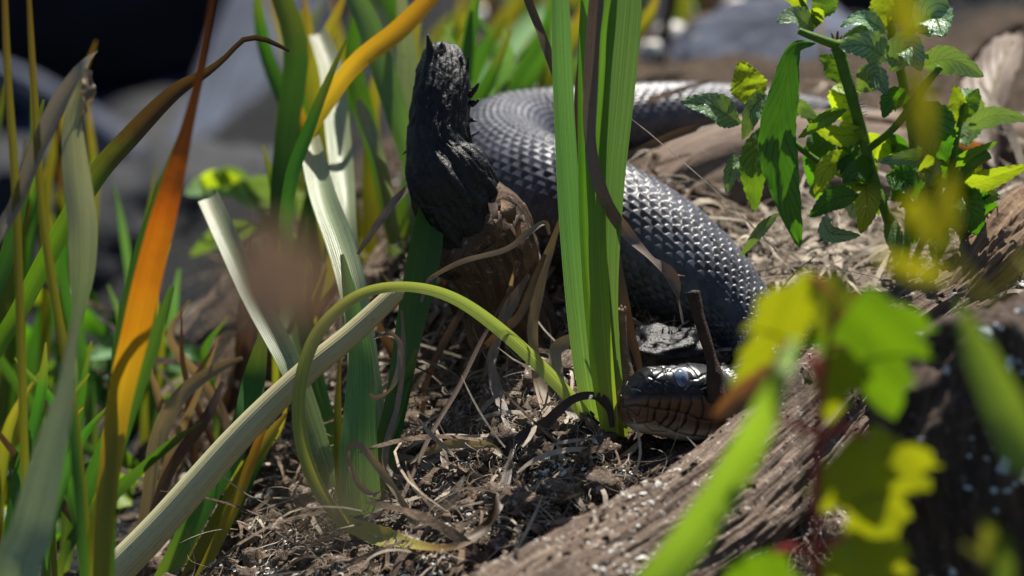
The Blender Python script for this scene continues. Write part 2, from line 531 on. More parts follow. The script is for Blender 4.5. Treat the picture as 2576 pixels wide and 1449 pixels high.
def leaf(name, line, w, mat, parent=None, serr=0.1, teeth=11, roll=0, droop=0.0, cup=0.18, prof=0.45, n=34, cols=9, wavy=0.04, seed=0, stalk=0.0):
    """serrated leaf along a centre line of picture places (x,y,d), base first; w = width"""
    rows = [[*P(*r[:3])] for r in line]
    if len(rows) == 2:
        a, b = np.array(rows)
        rows = [a, (a + b) / 2 + np.array([0, 0, 0.06 * np.linalg.norm(b - a)]), b]
    q = spline(rows, n)
    s = np.linspace(0, 1, n)
    k = S * (1 + line[0][2] / DIST)
    pr = np.clip((s + 0.02) / prof, 0, 1) ** 0.75 * np.clip((1.0 - s) / (1 - prof), 0, 1) ** 0.62
    pr = np.where(s < prof, np.sin(np.clip(s / prof, 0, 1) * pi / 2) ** 0.8, pr)
    pr = np.maximum(pr, 0.02)
    saw = (s * teeth) % 1.0
    pr = pr * (1 - serr * saw)
    T = nrm(np.gradient(q, axis=0))
    view = nrm(CAM - q)
    W = nrm(np.cross(T, view))
    N = np.cross(W, T)
    a = radians(roll)
    W2 = W * cos(a) + N * sin(a)
    N2 = -W * sin(a) + N * cos(a)
    u = np.linspace(-1, 1, cols)
    hw = pr * w * k / 2
    nz = fbm(np.stack(np.broadcast_arrays(u[None] * 1.5, s[:, None] * 5, np.full((n, cols), seed * 3.3)), -1).reshape(-1, 3), 2, 5).reshape(n, cols)
    quilt = 0.03 * np.cos((s[:, None] * 9 - np.abs(u)[None] * 2.2) * 2 * pi) * np.abs(u)[None]
    h = cup * np.abs(u)[None] ** 1.3 * hw[:, None] + (wavy * nz + quilt) * w * k
    v = q[:, None] + W2[:, None] * (u[None, :, None] * hw[:, None, None]) + N2[:, None] * h[:, :, None]
    uv = np.stack(np.broadcast_arrays((u[None] + 1) / 2, s[:, None]), -1).reshape(-1, 2)
    return mesh_obj(name, v.reshape(-1, 3), grid_faces(n, cols), MAT[mat], parent, uv)

MAPLE = [(0, 0), (-.10, -.02), (-.22, .10), (-.42, .16), (-.50, .33), (-.38, .36), (-.44, .52), (-.27, .50), (-.20, .56), (-.26, .70), (-.16, .74), (-.10, .88), (0, 1.0)]
def lobed_leaf(name, base, tip, w, mat, parent, roll=0, cup=0.15, droop=0.1, seed=0, skew=0.0):
    """three-lobed leaf with pointed lobes; built as a fine fan grid from midrib to outline"""
    A, B = P(*base), P(*tip)
    L = np.linalg.norm(B - A)
    T = (B - A) / L
    view = nrm(CAM - A)
    W = nrm(np.cross(T, view)); N = np.cross(W, T)
    a = radians(roll)
    W, N = W * cos(a) + N * sin(a), -W * sin(a) + N * cos(a)
    half = np.array(MAPLE)
    t = np.linspace(0, len(half) - 1, 49)
    ox = np.interp(t, np.arange(len(half)), half[:, 0])
    oy = np.interp(t, np.arange(len(half)), half[:, 1])
    r = np.random.default_rng(seed)
    k = S * (1 + base[2] / DIST) * w
    vs_, uvs = [], []
    m = 9
    for side in (-1, 1):
        for i in range(49):
            jx = 1 + 0.06 * sin(i * 2.1 + seed + side)
            my = np.clip(oy[i] * 0.92 + 0.03, 0, 1)
            for j in range(m):
                u = j / (m - 1)
                x = ox[i] * u * jx * (-side) + skew * my * (1 - my)
                y = my + (oy[i] - my) * u
                h = cup * abs(x) + droop * (y - 0.3) ** 2 * -1 + 0.025 * sin(9 * y + seed) * abs(x) * 2 + 0.02 * sin(14 * x + 11 * y + seed)
                vs_.append(A + T * (y * L) + W * (x * k) + N * (h * k))
                uvs.append((0.5 + x * 0.9, y))
    fs = np.vstack([grid_faces(49, m), grid_faces(49, m) + 49 * m])
    return mesh_obj(name, np.array(vs_), fs, MAT[mat], parent, np.array(uvs))

def blob(center, rad, n=40, m=60, noise=0.25, nscale=8, seed=0, power=1.0, rot=0.0, tilt=0.0):
    """boulder: noisy ellipsoid (rad = 3 radii)"""
    th = np.linspace(0.001, pi - 0.001, n)[:, None]
    ph = np.linspace(0, 2 * pi, m, endpoint=False)[None]
    g = lambda x: np.sign(x) * np.abs(x) ** power
    d = np.stack(np.broadcast_arrays(g(np.sin(th)) * g(np.cos(ph)), g(np.sin(th)) * g(np.sin(ph)), g(np.cos(th))), -1).reshape(-1, 3)
    v = d * rad
    k = 1 + noise * fbm(d * nscale / 4 + seed * 5.1, 5, seed)
    v = v * k[:, None]
    cr, sr, ct, st = cos(rot), sin(rot), cos(tilt), sin(tilt)
    v = v @ np.array([[ct, 0, -st], [0, 1, 0], [st, 0, ct]])
    v = v @ np.array([[cr, sr, 0], [-sr, cr, 0], [0, 0, 1]])
    uv = np.stack(np.broadcast_arrays(np.abs(ph / pi - 1), th / pi), -1).reshape(-1, 2)
    return v + center, grid_faces(n, m, True), uv

# ------------------------------------------------------------------ the snake's path (also shapes the ground it lies on)
Z0 = (1509.3, 872.1, 0.18521)                       # head close-up -> picture units
HX = [255, 262, 275, 300, 340, 400, 500, 600, 750, 900, 1050, 1200, 1400, 1600]
HTOP = [20, 95, 118, 150, 222, 295, 430, 492, 498, 508, 522, 532, 512, 470]
HBOT = [20, 110, 155, 228, 275, 325, 385, 415, 440, 472, 502, 507, 480, 455]
HWID = [14, 110, 155, 205, 245, 275, 305, 325, 352, 388, 430, 475, 500, 440]
AXY = 760
def z2p(zx, zy): return Z0[0] + zx * Z0[2], Z0[1] + zy * Z0[2]
hx0, hy0 = z2p(255, AXY)
hx1, _ = z2p(1600, AXY)
SNK = [(hx0, hy0, -0.012, 0), ((hx0 + hx1) / 2, hy0, -0.003, 0), (hx1, hy0, 0.006, 84), (1868, 1000, 0.016, 76), (1918, 945, 0.036, 76), (1915, 868, 0.054, 84),
       (1850, 792, 0.064, 104), (1760, 712, 0.072, 130), (1650, 632, 0.082, 148), (1520, 560, 0.094, 156), (1400, 512, 0.108, 158), (1305, 470, 0.128, 152), (1258, 420, 0.155, 140), (1280, 365, 0.182, 128),
       (1380, 335, 0.205, 112), (1520, 312, 0.222, 96), (1700, 292, 0.236, 84), (1880, 290, 0.25, 72), (2080, 310, 0.262, 58), (2240, 330, 0.27, 40), (2330, 345, 0.272, 18)]
snk_rows = [[*P(x, y, d), r * S * (1 + d / DIST)] for x, y, d, r in SNK]

# ------------------------------------------------------------------ ground
GC = [(1510, 1095, .0), (1400, 1100, .005), (1300, 1120, .0), (1600, 1118, -.004), (1700, 1128, -.004), (1400, 1449, -.085), (1650, 1300, -.06), (1150, 1449, -.08), (1000, 1330, -.03), (900, 1330, -.015),
      (1150, 1150, .02), (1250, 1000, .05), (600, 1449, .0), (300, 1449, .10), (0, 1449, .2), (0, 1100, .5), (450, 1150, .22), (750, 1050, .14),
      (1000, 900, .14), (1250, 880, .10), (1650, 850, .06), (1780, 880, .05), (1960, 960, .02), (2150, 830, .06), (1900, 1180, -.03), (2000, 1449, -.11), (2400, 1449, -.14), (2576, 1300, -.10),
      (2350, 720, .11), (2050, 660, .13), (2550, 560, .17), (1900, 560, .17), (1750, 430, .2), (2200, 450, .26), (2500, 330, .36), (2576, 150, .55), (2050, 230, .48), (1600, 150, .6), (2200, 60, .75), (1800, 30, .85),
      (1180, 420, .34), (1050, 600, .26), (850, 700, .28), (700, 820, .26), (900, 400, .55), (1150, 150, .9), (900, 50, 1.2), (600, 550, .7), (250, 800, .7), (250, 500, 1.2), (550, 250, 1.35), (100, 100, 1.9), (500, 0, 1.9)]
gp = [P(*c) for c in GC]
for r, (x, y, d, rp) in list(zip(snk_rows, SNK))[2:-2:1]:
    gp.append(np.array([r[0], r[1], r[2] - (0.86 if d > .05 else 1.15) * r[3]]))
gp += [np.array(a, float) for a in [(-.5, -.5, -.32), (0, -.5, -.28), (.5, -.5, -.26), (.5, 0, .0), (.6, .5, -.03), (-.6, .1, -.35), (.7, 1.2, -.25), (-.8, 1, -.6), (-1, 2, -.75), (0, 2.4, -.75), (1, 2.2, -.5)]]
gp = np.array(gp)
def tpsU(r2): return 0.5 * r2 * np.log(r2 + 1e-9)
_n = len(gp)
_K = tpsU(((gp[:, None, :2] - gp[None, :, :2]) ** 2).sum(-1)) + np.eye(_n) * 3e-5
_Q = np.hstack([np.ones((_n, 1)), gp[:, :2]])
_A = np.block([[_K, _Q], [_Q.T, np.zeros((3, 3))]])
_w = np.linalg.solve(_A, np.concatenate([gp[:, 2], [0, 0, 0]]))
def hz(x, y, detail=True):
    x = np.atleast_1d(np.asarray(x, float)); y = np.atleast_1d(np.asarray(y, float))
    xc, yc = np.clip(x, -1.2, 1.2), np.clip(y, -.7, 2.4)
    z = _w[_n] + _w[_n + 1] * xc + _w[_n + 2] * yc
    for i in range(_n):
        z = z + _w[i] * tpsU((xc - gp[i, 0]) ** 2 + (yc - gp[i, 1]) ** 2)
    z = np.clip(z, -0.85, 0.25)
    if detail:
        p = np.stack([x, y, z * 0], 1)
        z = z + 0.0042 * fbm(p * 38, 4, 2) * np.clip(1.3 - np.abs(y), .3, 1)
        near_ = np.clip(1.25 - np.hypot((x - .0) / .16, (y + .02) / .15), 0, 1)
        z = z + 0.0012 * np.abs(fbm(p * 210, 3, 5)) + near_ * .0036 * fbm(p * 95, 3, 6)
    return z
def G(px, py, lift=0.0):
    """where the sight line through a picture place meets the ground"""
    ds = np.linspace(-0.6, 2.5, 400)
    pts = np.array([P(px, py, d) for d in ds])
    below = pts[:, 2] < hz(pts[:, 0], pts[:, 1])
    i = int(np.argmax(below)) if below.any() else 399
    return pts[i] + np.array([0, 0, lift])
def gd(px, py):
    return float((G(px, py) - CAM) @ FWD - DIST)
def ground_below(p, sink=0.004):
    return np.array([p[0], p[1], hz(p[0], p[1])[0] - sink])

def axis(lo, hi, step, far):
    core = np.arange(lo, hi, step)
    g = step * 1.25 ** np.arange(1, 60)
    out = np.cumsum(g); out = out[out < far]
    return np.concatenate([(lo - out)[::-1], core, hi - step + out])
gx = axis(-.30, .30, .0016, 60)
gy = axis(-.22, .42, .0018, 60)
X, Y = np.meshgrid(gx, gy)
Zg = hz(X.ravel(), Y.ravel())
gv = np.stack([X.ravel(), Y.ravel(), Zg], 1)

k = M('soil_and_litter')
obj = k.coord('Object')
a = k.noise(30, 6, obj).outputs[0]
b = k.noise(330, 5, obj, 0.7).outputs[0]
c = k.ramp(b, [(0.25, lin('#1a1511')), (0.45, lin('#3c3128')), (0.6, lin('#665647')), (0.78, lin('#9c8d7c'))])
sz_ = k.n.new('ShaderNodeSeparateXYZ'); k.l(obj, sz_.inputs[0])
shadef = k.math('LESS_THAN', k.math('ADD', sz_.outputs[2], k.math('MULTIPLY', a, 0.10)), -0.10)   # shade of the low far bank painted in as dark slate colour
c = k.mix(shadef, c, k.ramp(b, [(0.3, lin('#0c0e12')), (0.7, lin('#2b2f36'))]))
c = k.mix(0.8, c, k.ramp(a, [(0.3, (0.35, 0.33, 0.32)), (0.7, (1.3, 1.25, 1.15))]), 'MULTIPLY')
vor = k.noise(520, 2, obj, kind='ShaderNodeTexVoronoi')
c = k.mix(k.math('MULTIPLY', k.ramp(k.noise(900, 3, obj).outputs[0], [(0.62, (0, 0, 0)), (0.68, (1, 1, 1))]), 0.7), c, lin('#c9c3b8'))
k.l(c, k.b.inputs['Base Color'])
k.b.inputs['Roughness'].default_value = 0.95
k.b.inputs['Specular IOR Level'].default_value = 0.15
k.bump(k.math('ADD', b, vor.outputs[0]), 1.0, 0.0018)
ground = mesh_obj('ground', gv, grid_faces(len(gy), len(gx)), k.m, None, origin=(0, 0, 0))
tag(ground, kind='structure')

k = M('pond_water')
k.b.inputs['Base Color'].default_value = lin('#060b1a')
k.b.inputs['Roughness'].default_value = 0.08
k.b.inputs['IOR'].default_value = 1.33
k.bump(k.noise(7, 3, k.coord('Object')).outputs[0], 0.25, 0.02)
wx = np.linspace(-40, 40, 9); wy = np.concatenate([[0.7], np.linspace(2, 60, 8)])
WX, WY = np.meshgrid(wx, wy)
tag(mesh_obj('water', np.stack([WX.ravel(), WY.ravel(), WX.ravel() * 0 - 0.42], 1), grid_faces(9, 9), k.m, None, origin=(0, 0, -0.42)), kind='structure')

# ------------------------------------------------------------------ driftwood, logs and rocks
def add_log(name, label, pts, mat, cat='log', n=220, m=200, noise=0.10, nscale=20, stretch=3.0, seed=0, group=None, ridge=0.0):
    v, f, uv, tr = tube(pts, n=n, m=m, noise=noise, nscale=nscale, stretch=stretch, seed=seed, ridge=ridge)
    o = mesh_obj(name, v, f, MAT[mat], None, uv, tris=tr)
    tag(o, label, cat, group)
    return o, v, f
def scatter_flakes(v, f, count, size, name, mat, parent, seed, jitter=0.25, cond=None, flat=0.15):
    """little irregular scales lying on a surface, joined as one piece of stuff"""
    r = np.random.default_rng(seed)
    q = v[f]
    cen = q.mean(1)
    nn = np.cross(q[:, 2] - q[:, 0], q[:, 3] - q[:, 1])
    ar = np.linalg.norm(nn, axis=1)
    nn = nn / (ar[:, None] + 1e-12)
    mz = nn[:, 2].mean()
    flip = mz < 0 if abs(mz) > .3 else (nn * (cen - cen.mean(0))).sum() < 0
    if flip: nn = -nn
    w = ar.copy()
    if cond is not None:
        w = w * cond(cen, nn)
    idx = r.choice(len(f), count, p=w / w.sum())
    base = cen[idx] + r.normal(0, 1, (count, 3)) * 0.0004
    N = nrm(nn[idx] + r.normal(0, jitter, (count, 3)))
    A = nrm(np.cross(N, r.normal(0, 1, (count, 3))))
    B = np.cross(N, A)
    sz = size * r.lognormal(0, 0.45, count)
    V, F = [], []
    K = 6
    ang = np.linspace(0, 2 * pi, K, endpoint=False)
    for j in range(K):
        rr = sz * r.uniform(0.45, 1.1, count)
        V.append(base + A * (rr * cos(ang[j]))[:, None] + B * (0.7 * rr * sin(ang[j]))[:, None] + N * (flat * sz * r.uniform(0, 1, count))[:, None])
    V.append(base + N * (flat * 1.6 * sz)[:, None])
    V = np.stack(V, 1).reshape(-1, 3)
    o = np.arange(count)[:, None] * (K + 1)
    tr = np.concatenate([np.hstack([o + j, o + (j + 1) % K, o + K]) for j in range(K)])
    ob = mesh_obj(name, V, None, MAT[mat], parent, tris=tr, smooth=False, origin=(0, 0, 0))
    ob['kind'] = 'stuff'
    return ob

lg, lv, lf = add_log('driftwood_root', 'broad weathered grey-brown driftwood root with lengthwise grain running below the snake',
    [(1150, 1790, -.20, 260), (1480, 1570, -.13, 235), (1760, 1395, -.085, 215), (1985, 1185, -.035, 190), (2180, 985, .01, 170), (2420, 810, .05, 150), (2750, 640, .10, 150)], 'log',
    n=520, m=320, noise=0.12, nscale=16, stretch=4.5, seed=3, ridge=.03)
scatter_flakes(lv, lf, 1500, 0.0016, 'bark_scales', 'chip', lg, 12, jitter=.4, flat=.4)
scatter_flakes(lv, lf, 2600, 0.0010, 'lichen_flakes', 'flake', lg, 11, cond=lambda c, n: np.clip(fbm(c * 45, 2, 8) - 0.25, 0, 1))

v, f, uv = blob(P(2600, 1330, -.17), np.array([.062, .050, .088]), 120, 160, 0.12, 9, 4, 0.75, 0.3, -.12)
st = mesh_obj('stump_block', v, f, MAT['logdark'], None, uv)
tag(st, 'dark rounded block of old wood dotted with white lichen spots', 'wood block')
scatter_flakes(v, f, 240, 0.0022, 'lichen_spots', 'lichen', st, 5, cond=lambda c, n: np.clip(-n[:, 1], 0, 1) * np.clip(fbm(c * 30, 2, 9) + .1, 0, 1))

add_log('fallen_log', 'smooth tan fallen log lying behind the thick middle of the snake',
    [(1580, 640, .20, 130), (1720, 540, .205, 175), (1880, 490, .215, 195), (2100, 460, .235, 180), (2400, 430, .27, 140), (2700, 400, .3, 120)], 'logtan', n=160, m=120, noise=0.07, nscale=12, stretch=2, seed=6)
lg2, lv2, lf2 = add_log('twisted_root', 'fibrous twisted root knot on the ground beside the leafy mint plant',
    [(2380, 800, .03, 50), (2470, 700, .045, 80), (2580, 590, .07, 105), (2720, 520, .1, 100)], 'fibre', n=200, m=160, noise=0.18, nscale=30, stretch=5, seed=8, ridge=.08)
add_log('background_log', 'blue-grey driftwood log with streaked grain standing in shade beyond the reeds',
    [(330, 820, 1.05, 130), (490, 560, 1.12, 145), (610, 300, 1.2, 145), (710, 30, 1.28, 135), (820, -260, 1.36, 110)], 'rockblue', n=120, m=90, noise=0.13, nscale=6, stretch=3, seed=9)
add_log('background_branch', 'grey fallen branch sloping down to the dark water behind the folded dry reed',
    [(-120, 150, 1.2, 40), (80, 230, 1.2, 46), (260, 350, 1.18, 50), (430, 500, 1.15, 55), (620, 640, 1.1, 60)], 'rockblue', n=90, m=50, noise=0.12, nscale=8, stretch=3, seed=10)
for (x, y, d, r, rz, sd, lab, mt) in [
    (60, 200, 1.55, (.20, .14, .20), .3, 1, 'large dark boulder in shade at the water edge beyond the folded dry blade', 'rock'),
    (360, 110, 1.6, (.13, .11, .24), .1, 2, 'tall dark navy boulder standing in the shaded water', 'rock'),
    (330, 620, 1.25, (.12, .10, .07), .6, 3, 'low grey boulder behind the green blade with the brown tip', 'rock'),
    (620, 700, .85, (.10, .08, .06), .2, 4, 'grey boulder at the foot of the streaked driftwood log', 'rock'),
    (1960, 200, .62, (.055, .05, .03), .2, 5, 'smooth grey stone behind the mint leaves', 'rockblue'),
    (2480, 60, .85, (.09, .07, .06), .5, 6, 'black shaded stone above the grey curled leaf', 'rock'),
    (880, 60, 1.5, (.07, .06, .06), .4, 7, 'reddish brown stone behind the yellow reed blade', 'chip')]:
    v, f, uv = blob(P(x, y, d), np.array(r), 40, 60, 0.16, 7, sd, 0.85, rz)
    tag(mesh_obj('boulder' if r[0] > .08 else 'stone', v, f, MAT[mt], None, uv), lab, 'rock')

# shrubs added out of view to shade the water and the left background
r = np.random.default_rng(61)
for (bx, by_, bw, bh, lab) in [(-.62, 2.28, .48, 1.5, 'tall dense leaf mass added out of view to shade the dark water'), (-1.65, 2.6, .5, 1.35, 'round leaf mass added out of view beyond the tall dense one')]:
    t = thing('unseen_shade_shrub', lab, 'unseen_shade_shrub', (bx, by_, -.45))
    for j in range(5):
        a = r.uniform(0, 2 * pi)
        v, f, uv, tr_ = tube_w([[bx, by_, -.5, .022], [bx + .1 * cos(a), by_ + .1 * sin(a), .05, .016], [bx + .3 * cos(a), by_ + .2 * sin(a), .1 + bh * .35, .008], [bx + .4 * cos(a), by_ + .25 * sin(a), bh * .6, .003]], n=16, m=8)
        mesh_obj('trunk', v, f, MAT['twig'], t, uv, tris=tr_)
    n = 5200
    d = nrm(r.normal(0, 1, (n, 3))) * (r.uniform(.25, 1, n) ** .4)[:, None] * (1 + .25 * vnoise(r.uniform(0, 9, (n, 3)), 3))[:, None]
    cc = np.array([bx, by_, bh * .5 - .42]) + d * np.array([bw, .42, bh * .5])
    A = nrm(r.normal(0, 1, (n, 3))); B = nrm(np.cross(A, r.normal(0, 1, (n, 3))))
    L = r.uniform(.03, .06, n)[:, None]
    V = np.stack([cc - A * L, cc + B * L * .45, cc + A * L, cc - B * L * .45], 1).reshape(-1, 3)
    ob = mesh_obj('crown', V, np.arange(4 * n).reshape(-1, 4), MAT['mintdark'], t, np.tile([(.5, 0), (1, .5), (.5, 1), (0, .5)], (n, 1)))
    ob['kind'] = 'stuff'

# charred stub in a shaggy brown collar
base = G(1290, 860)
sp = thing('broken_stub', 'burnt black broken branch stub in a shaggy brown bark collar', 'stump', base)
def stub(rows, n, m, noise, seed, top=None):
    return tube(rows, n=n, m=m, noise=noise, nscale=140, seed=seed)
add_tube('trunk', [(1330, 1010, .10, 150), (1300, 860, .085, 118), (1265, 740, .07, 108), (1235, 640, .06, 122), (1195, 575, .055, 132), (1165, 548, .05, 124)], 'stump', sp, n=130, m=110, noise=0.085, nscale=70, stretch=3.2, seed=4)
add_tube('charred_stub', [(1215, 640, .06, 118), (1165, 545, .055, 112), (1128, 440, .05, 110), (1106, 370, .05, 82), (1108, 300, .052, 74), (1114, 220, .055, 72), (1110, 160, .058, 62), (1100, 125, .06, 40), (1096, 108, .06, 16)], 'char', sp, n=170, m=140, noise=0.075, nscale=60, stretch=3.5, ridge=.05, seed=5)
# splinters on the broken top and side, each its own shard
for (x0, y0, x1, y1, w) in [(1085, 165, 1075, 84, 34), (1150, 175, 1160, 140, 34), (1172, 190, 1178, 142, 14), (1180, 240, 1205, 208, 22), (1185, 262, 1206, 250, 18), (1178, 300, 1200, 306, 14), (1180, 345, 1206, 330, 8), (1028, 372, 1014, 388, 8), (1108, 150, 1112, 104, 46)]:
    add_tube('splinter', [(x0, y0, .052, w * .55), ((x0 + x1) / 2 + 2, (y0 + y1) / 2, .051, w * .32), (x1, y1, .05, 1.5)], 'char', sp, n=10, m=7, noise=0.2, nscale=300, seed=int(x0))
# ragged rim of the bark collar: torn strips
r = np.random.default_rng(31)
for i in range(7):
    t = np.clip(.62 + .38 * i / 6 + r.uniform(-.03, .03), 0, 1)
    x = 1045 + 300 * t
    y = 556 - 50 * np.clip((t - .3) / .5, 0, 1) * (1 if t < .8 else .4) + r.uniform(-12, 12)
    if t > .8: y = 520 + (t - .8) * 450
    d = .012 + .05 * abs(t - .4)
    L = r.uniform(24, 150)
    add_blade('bark_strip', [(x + r.uniform(-14, 14), y, d, r.uniform(5, 30)), (x + 6 + 10 * t, y + L * .5, d - .004 - r.uniform(0, .004), r.uniform(14, 44)), (x + 14 * t + 4, y + L, d, 6)], 'stumprim' if i % 3 else 'dead', sp, n=8, cols=3, wob=0.5, seed=i)

# spiky black bark piece behind the head
b0 = P(1680, 870, .035)
bk = thing('bark_piece', 'black bark flake with tiny spikes just behind the snake head', 'bark', ground_below(b0))
v, f, uv = blob(P(1685, 880, .035), np.array([.0155, .014, .0075]), 40, 50, 0.22, 9, 21, 0.8, .2)
mesh_obj('slab', v, f, MAT['char'], bk, uv)
r = np.random.default_rng(5)
for i in range(26):
    x, y = r.uniform(1605, 1755), r.uniform(828, 862)
    p = P(x, y + 14, .03 + (880 - y) * .0001)
    add_tube('spike', [(x, y + 12, .032, 3.2), (x + 1, y, .032, 2.4), (x + 2, y - 7, .032, .8)], 'char', bk, n=4, m=5)

# ------------------------------------------------------------------ the snake: one continuous skin from snout to tail
NTH = 288
PATH = spline(snk_rows, 4000)
seg = np.concatenate([[0], np.cumsum(np.linalg.norm(np.diff(PATH[:, :3], axis=0), axis=1))])
TOT = seg[-1]
HL = np.linalg.norm(np.array(snk_rows[2][:3]) - np.array(snk_rows[0][:3]))
sgrid = np.concatenate([HL * np.linspace(0, 1, 210) ** 1.25, np.arange(HL + .0004, TOT, .00042)])
C = np.stack([np.interp(sgrid, seg, PATH[:, c]) for c in range(3)], 1)
RB = np.interp(sgrid, seg, PATH[:, 3])
T = nrm(np.stack([np.gradient(np.interp(sgrid, seg, PATH[:, c]), sgrid) for c in range(3)], 1))
ks = np.ones(41) / 41
T = nrm(np.stack([np.convolve(np.pad(T[:, c], 20, 'edge'), ks, 'valid') for c in range(3)], 1))
Uv = nrm(np.array([0, 0, 1.0]) - (T @ np.array([0, 0, 1.0]))[:, None] * T)
Lv = np.cross(T, Uv)                    # lateral; for the head this points to one flank
th = np.linspace(0, 2 * pi, NTH, endpoint=False)
ct, st_ = np.cos(th), np.sin(th)
zx = 255 + (1600 - 255) * np.clip(sgrid / HL, 0, 1)
u = Z0[2] * S
htop, hbot, hwid = (np.interp(zx, HX, a) * u for a in (HTOP, HBOT, HWID))
mixh = np.clip((sgrid - HL * 0.86) / (HL * 0.14 + .010), 0, 1); mixh = mixh * mixh * (3 - 2 * mixh)
RBc = np.where(sgrid < HL * 1.0, 84 * S, RB)
top = htop * (1 - mixh) + RBc * mixh
bot = hbot * (1 - mixh) + RBc * .94 * mixh
wid = hwid * (1 - mixh) + RBc * mixh
e = 0.80 + 0.20 * mixh
sg = lambda x, p: np.sign(x) * np.abs(x) ** p
vert = sg(ct[None], e[:, None]) * np.where(ct[None] > 0, top[:, None], bot[:, None])
late = sg(st_[None], e[:, None]) * wid[:, None]
# the cheek narrows above the lip, brow ridge overhangs
pos = C[:, None] + Uv[:, None] * vert[..., None] + Lv[:, None] * late[..., None]
ndir = nrm(Uv[:, None] * (ct[None] / np.maximum(np.where(ct[None] > 0, top[:, None], bot[:, None]), .0015))[..., None] + Lv[:, None] * (st_[None] / np.maximum(wid[:, None], .0015))[..., None])
# which flank faces the camera?
near = np.sign((Lv[60] @ (CAM - C[60])))
mir = C[:, None] + Uv[:, None] * vert[..., None] + Lv[:, None] * (near * np.abs(late))[..., None]
qx, qy = proj(mir.reshape(-1, 3))
qzx = ((qx - Z0[0]) / Z0[2]).reshape(mir.shape[:2])
qzy = ((qy - Z0[1]) / Z0[2]).reshape(mir.shape[:2])
GROOVES = [  # polylines on the flank in close-up units, strength
 ([(255, 825), (290, 832), (350, 832), (420, 805), (480, 797), (600, 815), (750, 845), (900, 862), (1050, 888), (1200, 930), (1330, 985), (1480, 1005), (1600, 1010)], 2.2),
 ([(570, 580), (690, 660), (850, 645), (1060, 625), (1200, 625), (1390, 625), (1550, 660)], 1.2),
 ([(290, 640), (310, 650), (322, 810)], 1), ([(300, 640), (350, 580), (430, 555), (500, 560), (580, 595)], 1.0),
 ([(680, 680), (650, 815)], 1), ([(850, 650), (805, 830)], 1), ([(975, 650), (945, 860)], 1), ([(1090, 650), (1110, 700), (1075, 885)], 1),
 ([(1240, 650), (1250, 780), (1200, 920)], 1.1), ([(1390, 690), (1420, 850), (1390, 985)], 1.1), ([(1540, 690), (1570, 850), (1550, 1000)], 1.1),
 ([(505, 550), (570, 440), (660, 400), (740, 440)], 1), ([(580, 590), (690, 500), (760, 455), (850, 485), (880, 600)], 1), ([(690, 500), (740, 560), (770, 610)], .7),
 ([(410, 480), (420, 545), (500, 555)], .8), ([(740, 440), (870, 330)], .8), ([(870, 300), (910, 460), (860, 490), (880, 610)], 1), ([(880, 330), (1000, 325), (1030, 380)], .9),
 ([(880, 490), (1000, 540), (1050, 600)], .8), ([(400, 470), (480, 370), (580, 400), (690, 340), (760, 290)], .8),
 ([(930, 315), (1060, 262), (1180, 268), (1270, 330), (1320, 415)], 1.2), ([(1250, 440), (1330, 440), (1390, 390), (1500, 350)], 1), ([(1200, 600), (1250, 540), (1380, 560), (1480, 520)], 1),
 ([(1390, 390), (1420, 480), (1380, 560)], .8), ([(1500, 350), (1530, 450), (1480, 520), (1500, 640)], .8), ([(870, 300), (940, 310)], .7),
 ([(380, 850), (520, 950), (570, 830)], 1), ([(360, 850), (400, 990), (520, 1055), (640, 1030), (665, 850)], 1.1), ([(770, 862), (745, 985)], 1), ([(950, 880), (930, 950), (830, 1060)], 1.1),
 ([(1060, 900), (1020, 1000), (930, 1100)], 1.1), ([(1190, 935), (1170, 1030), (1050, 1150)], 1.1), ([(1350, 990), (1340, 1100), (1290, 1210)], 1.1), ([(1500, 1010), (1500, 1120), (1450, 1230)], 1),
 ([(640, 1040), (760, 1000), (840, 1070), (930, 1110), (1040, 1165), (1180, 1205), (1440, 1235), (1600, 1240)], 1.1), ([(600, 1060), (700, 1150), (900, 1160)], .9), ([(400, 1040), (520, 1060), (620, 1050)], .8),
]
def seg_dist(px_, py_, poly):
    d = np.full(px_.shape, 1e9)
    for (ax, ay), (bx, by) in zip(poly[:-1], poly[1:]):
        vx, vy = bx - ax, by - ay
        t = np.clip(((px_ - ax) * vx + (py_ - ay) * vy) / (vx * vx + vy * vy), 0, 1)
        d = np.minimum(d, np.hypot(px_ - ax - t * vx, py_ - ay - t * vy))
    return d
hm = sgrid < HL * 1.06
hmask = (1 - np.clip((zx - 1400) / 190, 0, 1))
disp = np.zeros(vert.shape); groove = np.zeros(vert.shape)
hx_, hy_ = qzx[hm], qzy[hm]
for poly, k_ in GROOVES:
    dd = seg_dist(hx_, hy_, poly)
    gk = k_ * np.exp(-(dd / 10.0) ** 2)
    groove[hm] = np.maximum(groove[hm], gk)
    disp[hm] -= 0.00030 * k_ * np.exp(-(dd / 15.0) ** 2)
groove *= hmask[:, None]; disp *= hmask[:, None]
EX, EY = 1138, 440
ed = np.hypot((qzx - EX) / 118, (qzy - EY) / 150)
disp -= np.where(hm[:, None], 0.0011 * np.exp(-(ed / 0.95) ** 4), 0)
disp += np.where(hm[:, None], 0.0005 * np.exp(-((qzx - 1140) / 170) ** 2 - ((qzy - 268) / 45) ** 2), 0)
disp -= np.where(hm[:, None], 0.0007 * np.exp(-((qzx - 742) / 17) ** 2 - ((qzy - 524) / 20) ** 2), 0)       # nostril
disp += np.where(hm[:, None], 0.0004 * np.exp(-((qzy - 740) / 70) ** 2) * np.clip((qzx - 500) / 300, 0, 1), 0)     # lip bulge
